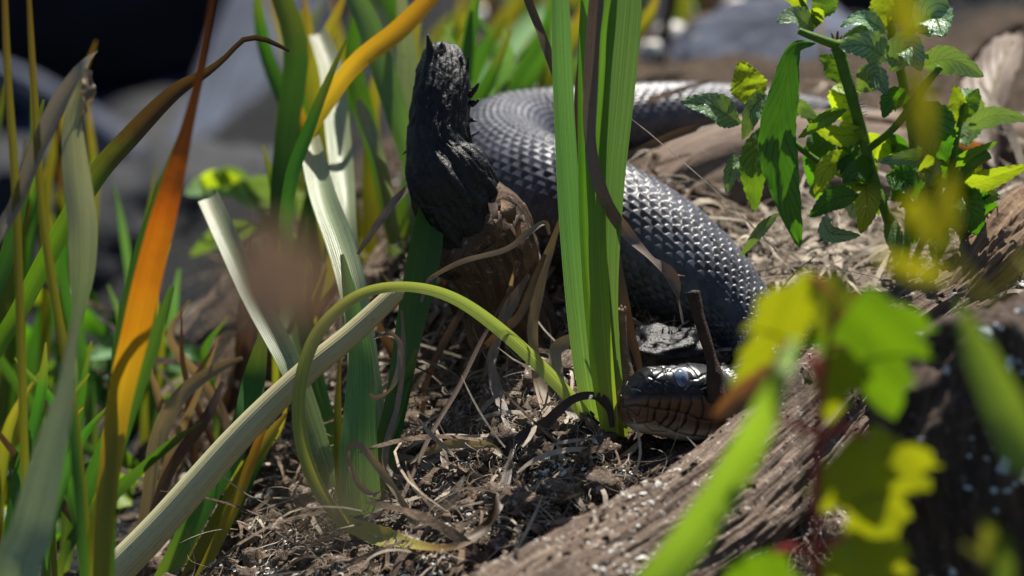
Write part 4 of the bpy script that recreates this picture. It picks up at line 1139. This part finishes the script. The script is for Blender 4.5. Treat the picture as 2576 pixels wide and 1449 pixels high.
tuft('grey_green_reed', 'flat grey-green reed blade leaning behind the top of the stub', 'reed', [
 ('glauc', [(1100, 640, .2, 30), (1050, 450, .18, 50), (1003, 300, .17, 58), (965, 180, .17, 60), (925, 55, .17, 60), (870, -50, .17, 40), (840, -120, .17, 10)], F),
 ('pale', [(1000, 640, .2, 30), (960, 420, .16, 30), (920, 300, .16, 34), (900, 250, .16, 12)], F)])

# broad-leaved weeds in the dark hollow at the left
def weed(label, stems, seed, mats=('mint', 'mintdark', 'mintgrey', 'mintyel'), group=None):
    rr = np.random.default_rng(seed)
    p0 = P(*stems[0][0][:3])
    t = thing('leafy_weed', label, 'plant', ground_below(p0, 0), group)
    for st in stems:
        add_tube('stem', [(x, y, d, 7) for x, y, d in st], 'mintstem', t, n=16, m=8)
        q = spline([[*P(*a)] for a in st], 9)
        for i in range(2, 9, 2):
            px_, py_ = proj(q[i]); dd = float((q[i] - CAM) @ FWD - DIST)
            for sgn in (-1, 1):
                L = rr.uniform(110, 210)
                an = rr.uniform(-.5, .9)
                leaf('leaf', [(px_, py_, dd), (px_ + sgn * L * .55 * cos(an), py_ - L * .55 * sin(an), dd + rr.uniform(-.02, .02)), (px_ + sgn * L * cos(an), py_ - L * sin(an) + L * .25, dd + rr.uniform(-.03, .03))],
                     rr.uniform(50, 90), mats[int(rr.integers(len(mats)))], t, serr=.05, roll=rr.uniform(-50, 50), n=16, cols=5, seed=i)
    return t
weed('yellow-green weed glowing in the dark hollow behind the folded dry reed', [[(60, 1180, .42), (90, 960, .40), (110, 760, .40)], [(70, 1180, .42), (20, 1000, .42), (-20, 860, .42)]], 3)
weed('pale leafy weed beside the orange reed in the hollow', [[(330, 1120, .30), (360, 1000, .29), (400, 880, .29)], [(330, 1120, .30), (280, 980, .3), (270, 800, .3)]], 5, ('mintgrey', 'mint', 'mintdark'))
weed('low green weed just behind the broad pale front blade', [[(60, 1400, .22), (40, 1280, .22), (20, 1150, .22)], [(120, 1420, .2), (220, 1260, .2), (260, 1150, .2)]], 7, ('mint', 'mintdark', 'mintyel'))
weed('small bright weed sprouting in front of the grey driftwood log', [[(690, 620, .34), (660, 540, .34), (610, 450, .34)]], 9, ('mintyel', 'mintgrey'))
# pale torn rim and pith of the short cut stem
_o = [o for o in bpy.data.objects if o.name == 'cut_stem'][0]
for i, (dx, dy) in enumerate(((-15, -7), (-6, -12), (5, -9), (14, -6), (0, 4))):
    add_tube('torn_fibre', [(1558 + dx * .9, 788, .002, 4.5), (1558 + dx, 778 + dy * .4, .002, 4), (1558 + dx * 1.05, 776 + dy, .002, 1.2)], 'straw', _o, n=5, m=6)

# ------------------------------------------------------------------ mint-like plant at the right
mp = thing('mint_plant', 'leafy green mint plant with toothed leaves on the lit ground behind the driftwood root', 'plant', G(2270, 690))
def stem(pts, rad=None, mat='mintstem', nm='stem', **kw):
    return add_tube(nm, pts, mat, mp, **{**dict(n=40, m=12, noise=.05, nscale=160), **kw})
D = .062
RG = gd(2268, 690)
stem([(2268, 700, RG + .004, 11), (2235, 560, D, 12), (2195, 440, D, 14), (2170, 340, D, 15), (2150, 270, D - .004, 15), (2122, 170, D - .006, 16), (2104, 104, D - .006, 18)])
stem([(2275, 690, RG + .006, 10), (2290, 520, D + .02, 12), (2300, 380, D + .02, 12), (2275, 220, D + .015, 12), (2245, 90, D + .01, 13), (2225, -60, D + .01, 11)])
stem([(2285, 690, RG + .006, 9), (2330, 590, D, 10), (2390, 480, D - .005, 13), (2440, 420, D - .008, 13), (2488, 388, D - .01, 13)])
stem([(2390, 470, D, 8), (2398, 400, D, 9), (2410, 330, D, 8), (2425, 260, D, 5)])
stem([(2180, 380, D, 9), (2260, 310, D - .01, 10), (2330, 210, D - .015, 11), (2365, 168, D - .016, 10)])
stem([(2110, 115, D - .008, 12), (2060, 98, D - .012, 11), (2010, 78, D - .014, 9)])
stem([(2200, 470, D, 8), (2080, 420, D, 8), (1960, 330, D, 9), (1900, 270, D, 7)])
stem([(2060, 60, D, 8), (2030, 30, D, 8), (2010, -40, D, 6)])
stem([(2250, 130, D + .01, 9), (2300, 70, D, 9), (2350, 20, D, 7)])
# tiny bristles on the cut main stem
r = np.random.default_rng(8)
for i in range(30):
    t = i / 29
    x = np.interp(t, [0, .5, 1], [2106, 2124, 2158]); y = 110 + 180 * t
    sd = 1 if i % 3 else -1
    add_tube('bristle', [(x + sd * 14, y, D - .008, 1.3), (x + sd * 22, y - 3, D - .008, .8), (x + sd * 27, y - 2, D - .008, .3)], 'mintgrey', mp, n=4, m=4)
for x, y in ((2092, 90), (2108, 84), (2118, 96)):
    add_tube('withered_bract', [(2104, 108, D - .006, 7), ((x + 2104) / 2, (y + 108) / 2, D - .006, 5), (x, y - 8, D - .006, 2)], 'twigpale', mp, n=6, m=6)
LV = [  # centre line, width, material, roll
 ([(2052, 108, D - .02), (1998, 126, D - .025), (1974, 220, D - .026), (1954, 345, D - .026), (1972, 470, D - .024), (2013, 624, D - .02)], 84, 'mintdark', 12, dict(prof=.6, n=60, serr=.06, teeth=16)),
 ([(1896, 268, D), (1880, 210, D), (1862, 153, D)], 84, 'mintyel', -10, {}),
 ([(1862, 312, D), (1790, 268, D - .01), (1712, 254, D - .012)], 72, 'mintgrey', -25, {}),
 ([(1925, 236, D - .01), (1890, 280, D - .02), (1868, 352, D - .02)], 64, 'mintgrey', 40, {}),
 ([(1915, 318, D - .01), (1895, 420, D - .015), (1899, 532, D - .012)], 70, 'mint', 10, dict(teeth=10)),
 ([(1870, 395, D), (1840, 430, D - .01), (1828, 486, D - .01)], 46, 'mintgrey', 20, {}),
 ([(2046, 78, D), (2000, 42, D - .01), (1954, 56, D - .015)], 56, 'mintgrey', -30, {}),
 ([(2042, 75, D), (2055, 40, D), (2070, 24, D - .01)], 40, 'mintyel', 0, {}),
 ([(2030, 20, D), (2000, -5, D), (1965, -10, D)], 40, 'mintyel', 30, {}),
 ([(2045, 40, D), (2075, 5, D), (2085, -50, D)], 60, 'mint', 0, {}),
 ([(2232, 82, D), (2170, 48, D - .01), (2114, 66, D - .014)], 48, 'mintgrey', -30, {}),
 ([(2232, 150, D), (2180, 116, D - .01), (2108, 118, D - .012)], 76, 'mintgrey', -15, {}),
 ([(2220, 100, D), (2175, 90, D), (2120, 94, D)], 58, 'mint', -30, {}),
 ([(2298, 70, D - .004), (2345, 40, D - .01), (2372, 92, D - .02)], 96, 'mintgrey', 10, {}),
 ([(2225, 70, D), (2222, 20, D), (2215, -50, D)], 60, 'mintyel', 20, {}),
 ([(2250, 60, D), (2275, 10, D), (2310, -40, D)], 60, 'mint', 20, {}),
 ([(2310, 168, D), (2390, 150, D - .01), (2476, 192, D - .016)], 72, 'mintgrey', -18, dict(teeth=13)),
 ([(2240, 180, D - .004), (2280, 120, D - .012), (2318, 180, D - .02)], 74, 'mintgrey', 20, {}),
 ([(2300, 262, D - .01), (2345, 320, D - .018), (2378, 408, D - .016)], 104, 'mintdark', 0, dict(prof=.5)),
 ([(2290, 250, D - .004), (2240, 250, D - .01), (2222, 296, D - .014)], 56, 'mintdark', 20, {}),
 ([(2416, 322, D), (2410, 265, D), (2403, 212, D)], 46, 'mintyel', 0, {}),
 ([(2420, 300, D), (2445, 255, D), (2462, 222, D)], 44, 'mint', 10, {}),
 ([(2435, 326, D), (2500, 290, D - .01), (2590, 300, D - .014)], 50, 'mintgrey', -20, {}),
 ([(2395, 330, D), (2370, 290, D), (2345, 262, D)], 46, 'mintgrey', 10, {}),
 ([(2400, 420, D), (2440, 390, D - .008), (2510, 355, D - .01)], 34, 'mint', -30, {}),
 ([(2420, 470, D), (2490, 450, D - .01), (2590, 415, D - .014)], 48, 'mintyel', -10, {}),
 ([(2400, 455, D), (2440, 440, D), (2465, 400, D)], 60, 'mintyel', 10, {}),
 ([(2130, 275, D - .01), (2070, 300, D - .016), (2008, 348, D - .016)], 44, 'mint', 40, {}),
 ([(1960, 535, D - .01), (1915, 575, D - .012), (1860, 648, D - .008)], 30, 'mintgrey', 30, {}),
 ([(2070, 545, D), (2090, 585, D - .01), (2165, 592, D - .014)], 48, 'mintgrey', -30, {}),
 ([(2240, 535, D), (2250, 610, D - .006), (2278, 672, D - .006)], 44, 'mint', 20, {}),
 ([(2175, 440, D), (2180, 520, D - .012), (2165, 588, D - .012)], 66, 'mintyel', 10, {}),
 ([(2160, 490, D - .01), (2100, 500, D - .014), (2036, 546, D - .014)], 56, 'mintdark', -10, {}),
 ([(2360, 500, D), (2345, 540, D - .01), (2305, 588, D - .012)], 66, 'mintdark', 0, {}),
 ([(2410, 480, D), (2440, 530, D - .01), (2468, 596, D - .01)], 84, 'mintdark', -10, {}),
 ([(2330, 470, D), (2340, 400, D), (2205, 406, D - .012)], 46, 'mintgrey', 0, {}),
 ([(2180, 330, D), (2110, 340, D - .01), (2030, 300, D - .012)], 50, 'mintyel', 20, {}),
 ([(2150, 400, D), (2085, 420, D - .01), (2050, 490, D - .012)], 60, 'mintyel', 10, {}),
 ([(2200, 420, D), (2150, 430, D - .014), (2120, 460, D - .016)], 60, 'mintdark', 0, {}),
 ([(2230, 440, D), (2290, 460, D - .014), (2330, 520, D - .012)], 60, 'mintdark', 10, {}),
 ([(2120, 320, D), (2135, 360, D), (2110, 440, D - .01)], 50, 'mintdark', 10, {}),
 ([(1960, 300, D), (1985, 250, D), (1968, 165, D)], 60, 'mintgrey', 30, {}),
 ([(1980, 300, D + .01), (2010, 270, D + .01), (2060, 300, D)], 44, 'mintgrey', -30, {}),
 ([(2110, 210, D), (2090, 160, D), (2060, 140, D)], 50, 'mint', -10, {}),
 ([(2160, 230, D), (2200, 190, D - .01), (2232, 240, D - .014)], 60, 'mintgrey', 10, {}),
]
r = np.random.default_rng(12)
for i in range(36):
    x, y = r.uniform(2030, 2460), r.uniform(300, 560)
    an = r.uniform(0, 2 * pi); L = r.uniform(70, 135)
    LV.append(([(x, y, D + .02), (x + .5 * L * cos(an), y - .5 * L * sin(an) - 10, D + r.uniform(-.01, .03)), (x + L * cos(an), y - L * sin(an) + 20, D + r.uniform(-.01, .03))], r.uniform(44, 72), ['mintdark', 'mint', 'mintyel', 'mintgrey', 'mintdark'][int(r.integers(5))], r.uniform(-40, 40), {}))
for i, (ln, w, mt, roll, opt) in enumerate(LV):
    leaf('leaf', ln, w * 1.22, mt, mp, roll=roll, seed=i, **{**dict(serr=.16), **opt})

# grey curled dead leaf and a withered one on the ground
o = leaf('dead_leaf', [(2500, 420, .2), (2485, 310, .22), (2510, 190, .25), (2565, 80, .29)], 150, 'deadleaf', None, serr=.03, cup=.6, roll=25, wavy=.09)
tag(o, 'grey curled dead leaf standing up behind the mint plant', 'dead leaf')
o = leaf('dead_leaf', [(2390, 350, .17), (2430, 370, .17), (2480, 365, .17)], 60, 'deadbrown', None, serr=.02, cup=.4, roll=-20, wavy=.09)
tag(o, 'small orange-brown dead leaf lying below the mint leaves', 'dead leaf')
w0 = thing('withered_sprig', 'small withered dark sprig drooping on the lit fibrous ground', 'plant', G(2370, 830))
add_tube('stem', [(2365, 835, .03, 5), (2358, 790, .03, 5), (2385, 745, .03, 5), (2430, 735, .03, 4), (2470, 760, .03, 3)], 'twig', w0, n=24, m=7)
for ln in ([(2385, 745, .03), (2370, 780, .028), (2345, 830, .028)], [(2410, 738, .03), (2415, 765, .028), (2400, 790, .028)], [(2440, 740, .03), (2455, 765, .028), (2440, 790, .028)], [(2360, 790, .03), (2375, 815, .028), (2390, 835, .028)]):
    leaf('leaf', ln, 24, 'deadbrown', w0, serr=.03, cup=.6, wavy=.1, n=14, cols=5)

# ------------------------------------------------------------------ plants close to the camera, out of focus
FD = -.47
ms = thing('maple_seedling', 'red-stemmed maple seedling with yellow-green lobed leaves close in front', 'plant', ground_below(P(2052, 1500, FD)))
g0 = ground_below(P(2052, 1500, FD))
def ms_tube(nm, pts, mat, rooted=False):
    rows = [[*P(a, b, c_), q * S * (1 + c_ / DIST)] for a, b, c_, q in pts]
    if rooted: rows.insert(0, [*g0, rows[0][3]])
    v, f, uv, tr_ = tube_w(rows, n=30, m=9)
    mesh_obj(nm, v, f, MAT[mat], ms, uv, tris=tr_)
ms_tube('stem', [(2052, 1470, FD, 15), (2050, 1300, FD, 14), (2056, 1150, FD, 13), (2062, 1000, FD, 11), (2085, 860, FD, 9), (2110, 740, FD, 7)], 'redstem', True)
for pts in ([(2060, 1095, FD, 9), (2010, 1070, FD, 10), (1955, 1045, FD, 8)], [(2060, 1100, FD, 8), (2120, 1075, FD, 8), (2180, 1095, FD, 8)], [(2052, 1395, FD, 8), (2005, 1378, FD, 8), (1950, 1390, FD, 7)], [(2052, 1395, FD, 8), (2085, 1370, FD, 8), (2130, 1350, FD, 7)],
            [(2068, 960, FD, 9), (2050, 920, FD, 10), (2040, 890, FD, 8)], [(2095, 820, FD, 7), (2140, 760, FD, 7), (2160, 735, FD, 6)], [(2105, 760, FD, 6), (2060, 710, FD, 6), (2040, 695, FD, 6)], [(2080, 880, FD, 6), (2110, 870, FD, 6), (2130, 875, FD, 6)]):
    ms_tube('petiole', pts, 'pinkstem')
for i, (b_, t_, w, mt, roll, sk) in enumerate([
    ((2175, 1085, FD), (2230, 1415, FD + .03), 350, 'maple', 5, .05), ((2165, 730, FD), (2250, 1070, FD + .03), 340, 'maplegreen', -12, .05), ((2045, 688, FD), (1835, 985, FD + .03), 200, 'maple', 35, .0),
    ((2125, 880, FD), (2085, 1070, FD + .02), 170, 'maple', 10, 0), ((2125, 1345, FD), (2230, 1600, FD + .03), 280, 'maple', 0, 0), ((1955, 1390, FD), (1860, 1580, FD + .03), 230, 'maplegreen', 10, 0), ((2110, 690, FD), (2060, 850, FD), 140, 'maple', -20, 0)]):
    lobed_leaf('leaf', b_, t_, w, mt, ms, roll, seed=i, skew=sk)
tuft('grass_tuft', 'broad soft green grass blade slanting up across the driftwood root close in front', 'grass', [
 ('fresh', [(1170, 2060, -.46, 60), (1330, 1800, -.46, 80), (1560, 1560, -.46, 90), (1680, 1430, -.46, 96), (1800, 1270, -.48, 96, 10), (1890, 1110, -.50, 84), (1950, 980, -.60, 60), (2000, 850, -.54, 14)], F)])
tuft('grass_tuft', 'soft green grass blade in front of the lichen-spotted wood block', 'grass', [
 ('fresh', [(2680, 1500, -.60, 90), (2600, 1200, -.60, 110), (2520, 1000, -.60, 104, 10), (2450, 860, -.60, 70), (2410, 760, -.60, 14)], F),
 ('deep', [(2520, 1560, -.60, 60), (2480, 1440, -.60, 60), (2420, 1370, -.60, 14)], F)])
dl = thing('hanging_dead_leaf', 'soft grey-brown dead leaf hanging in front of the snake neck', 'dead leaf', ground_below(P(1960, 1500, -.36)))
ln = [[*ground_below(P(2010, 1560, -.37)), .0008], [*P(2020, 1200, -.37), .0008], [*P(2015, 960, -.37), .0007], [*P(1985, 880, -.37), .0006]]
v, f, uv, tr_ = tube_w(ln, n=30, m=7); mesh_obj('stem', v, f, MAT['twig'], dl, uv, tris=tr_)
leaf('leaf', [(1990, 880, -.37), (1900, 960, -.375), (1790, 1050, -.38)], 100, 'deadbrown', dl, serr=.05, cup=.4, roll=20)
leaf('leaf', [(1990, 890, -.37), (1950, 800, -.375), (2060, 720, -.38)], 70, 'deadbrown', dl, serr=.05, cup=.4, roll=20)
fy = thing('front_sprig', 'blurred yellow sprig hanging close to the camera in front of the mint plant', 'plant', ground_below(P(2760, 1700, -.75)))
rows = [[*ground_below(P(2760, 1700, -.75)), .0014], [*P(2680, 1100, -.75), .0013], [*P(2480, 760, -.75), .0012], [*P(2370, 600, -.75), .0012], [*P(2310, 300, -.75), .001], [*P(2240, -60, -.75), .0008]]
v, f, uv, tr_ = tube_w(rows, n=40, m=7); mesh_obj('stem', v, f, MAT['fgyel'], fy, uv, tris=tr_)
for a, b_, c_, w in [((2290, 120), (2270, 20), (2240, -60), 80), ((2300, 160), (2310, 280), (2330, 410), 80), ((2370, 640), (2310, 520), (2260, 560), 70), ((2390, 700), (2310, 680), (2200, 640), 60), ((2370, 640), (2390, 500), (2380, 420), 50)]:
    leaf('leaf', [(*a, -.75), (*b_, -.75), (*c_, -.75)], w, 'fgyel', fy, serr=.02, roll=10)
fb = thing('front_dry_leaf', 'strongly blurred pinkish-brown dry leaf on a thin stalk close to the camera', 'dead leaf', ground_below(P(700, 1700, -1.3)))
rows = [[*ground_below(P(760, 1800, -1.3)), .0007], [*P(740, 1300, -1.3), .0007], [*P(720, 900, -1.3), .0006], [*P(705, 760, -1.3), .0005]]
v, f, uv, tr_ = tube_w(rows, n=30, m=6); mesh_obj('stalk', v, f, MAT['twigpale'], fb, uv, tris=tr_)
leaf('leaf', [(740, 840, -1.3), (700, 700, -1.3), (620, 560, -1.3)], 300, 'deadleaf', fb, serr=.02, roll=10)
leaf('leaf', [(745, 1330, -1.3), (830, 1290, -1.3), (980, 1190, -1.3)], 110, 'straw', fb, serr=.02, roll=10)

# ------------------------------------------------------------------ litter: flakes, chips, fibres
near_m = (np.abs(X.ravel()) < .30) & (Y.ravel() > -.22) & (Y.ravel() < .42)
gfaces = grid_faces(len(gy), len(gx))
fm = near_m[gfaces].all(1)
gf = gfaces[fm]
scatter_clear = lambda c: np.clip((np.hypot(c[:, 0] - HC[0], (c[:, 1] - HC[1]) * .8) - .022) / .012, 0, 1)
HC = P(1680, 1040, -.012)
litter_w = lambda c, n: scatter_clear(c) * np.clip(1.1 - np.abs(c[:, 0] - .02) / .16, .04, 1) * np.clip(1.2 - np.abs(c[:, 1] + .0) / .2, .05, 1)
scatter_flakes(gv, gf, 14000, .0010, 'litter_flakes', 'flake', ground, 3, jitter=.7, cond=lambda c, n: litter_w(c, n) * np.clip(fbm(c * 60, 2, 4) + .05, 0, 1), flat=.4)
scatter_flakes(gv, gf, 9000, .0016, 'litter_chips', 'chip', ground, 4, jitter=.8, cond=litter_w, flat=.5)
scatter_flakes(gv, gf, 700, .0038, 'bark_chips', 'chip', ground, 14, jitter=.6, cond=litter_w, flat=.4)
def fibres(count, L, w, name, mat, parent, seed, cond, curl=1.0, lift=.001, nseg=8, v_=None, f_=None):
    rr = np.random.default_rng(seed)
    vv, ff = (gv, gf) if v_ is None else (v_, f_)
    cen = vv[ff].mean(1)
    wt = cond(cen, None); idx = rr.choice(len(ff), count, p=wt / wt.sum())
    p = cen[idx] + np.array([0, 0, lift])
    az = rr.uniform(0, 2 * pi, count); el = rr.normal(.1, .35, count)
    ln = L * rr.lognormal(0, .5, count) / nseg
    k1 = rr.normal(0, curl, count); k2 = rr.normal(0, curl * .5, count)
    ws = w * rr.lognormal(0, .4, count)
    out = []
    for s in range(nseg + 1):
        dirv = np.stack([np.cos(az) * np.cos(el), np.sin(az) * np.cos(el), np.sin(el)], 1)
        side = nrm(np.cross(dirv, nrm(rr.normal(0, .2, (count, 3)) + np.array([0, -.6, .8]))))
        taper = ws * (1 - .7 * abs(2 * s / nseg - 1) ** 3)
        out += [p - side * taper[:, None] / 2, p + side * taper[:, None] / 2]
        p = p + dirv * ln[:, None]
        floor = hz(p[:, 0], p[:, 1]) + .0004 if v_ is None else None
        if floor is not None: p[:, 2] = np.maximum(p[:, 2], floor)
        az = az + k1 / nseg * rr.uniform(.3, 1.7, count); el = np.clip(el + k2 / nseg - .12, -1.2, 1.2)
    V = np.stack(out, 1).reshape(-1, 3)
    o = np.arange(count)[:, None] * (2 * (nseg + 1))
    Fq = np.concatenate([np.hstack([o + 2 * s, o + 2 * s + 1, o + 2 * s + 3, o + 2 * s + 2]) for s in range(nseg)])
    ob = mesh_obj(name, V, Fq, MAT[mat], parent, origin=(0, 0, 0)); ob['kind'] = 'stuff'
    return ob
fibres(6500, .013, .00021, 'root_fibres', 'strand', ground, 5, litter_w, 3.0)
fibres(430, .024, .0012, 'dead_straw', 'strand', ground, 6, litter_w, 1.2, .002)
fibres(420, .026, .0014, 'dark_straw', 'chip', ground, 7, litter_w, 1.2, .002)
lit2 = lambda c, n: np.clip((c[:, 0] - .08) / .05, 0, 1) * np.clip(1 - np.abs(c[:, 1] - .12) / .14, 0, 1)
fibres(2500, .03, .0006, 'tan_fibres', 'strand', ground, 8, lit2, .8)
fibres(900, .03, .0022, 'tan_straw', 'strand', ground, 9, lit2, .6, .001)
back = lambda c, n: np.clip((c[:, 1] - .05) / .1, 0, 1) * np.clip((c[:, 0] + .28) / .1, 0, 1)
fibres(350, .045, .0022, 'back_straw', 'chip', ground, 10, back, .8, .002)
# crumbly clods of rotten wood
r = np.random.default_rng(15)
wts = litter_w(gv[gf].mean(1), None); idx = r.choice(len(gf), 420, p=wts / wts.sum())
Vs, Fs, Us, off = [], [], [], 0
for i, ii in enumerate(idx):
    c0 = gv[gf[ii][0]]; rad = r.uniform(.0022, .0062)
    v, f, uv = blob(c0 + np.array([0, 0, rad * .1]), rad * np.array([r.uniform(.8, 1.5), r.uniform(.8, 1.3), r.uniform(.5, .9)]), 9, 12, .45, 10, i, .9, r.uniform(0, 3))
    Vs.append(v); Fs.append(f + off); Us.append(uv); off += len(v)
o = mesh_obj('rotten_clods', np.vstack(Vs), np.vstack(Fs), MAT['clod'], ground, np.vstack(Us), origin=(0, 0, 0)); o['kind'] = 'stuff'
# pale pebbles added to imitate the bright glints behind
r = np.random.default_rng(77)
for i, (x, y, d) in enumerate([(1248, 140, 1.0), (1300, 190, .95), (1320, 250, .9), (1640, 150, .8), (1750, 60, .9), (1850, 40, .9), (1690, 110, .85), (1560, 90, .9), (1210, 60, 1.1), (1400, 60, 1.0), (1780, 130, .7), (1900, 90, .8)]):
    p = G(x, y)
    v, f, uv = blob(p + np.array([0, 0, .004]), np.array([.009, .008, .007]) * r.uniform(.6, 1.1), 14, 18, .15, 6, i)
    tag(mesh_obj('glint_pebble', v, f, MAT['glint_pebble'], None, uv), 'pale stone added as a bright glint on the ground far behind the snake', 'glint_pebble', 'pale pebbles added as far glints')
for o in list(bpy.data.objects):
    if '_o' in o.keys(): del o['_o']
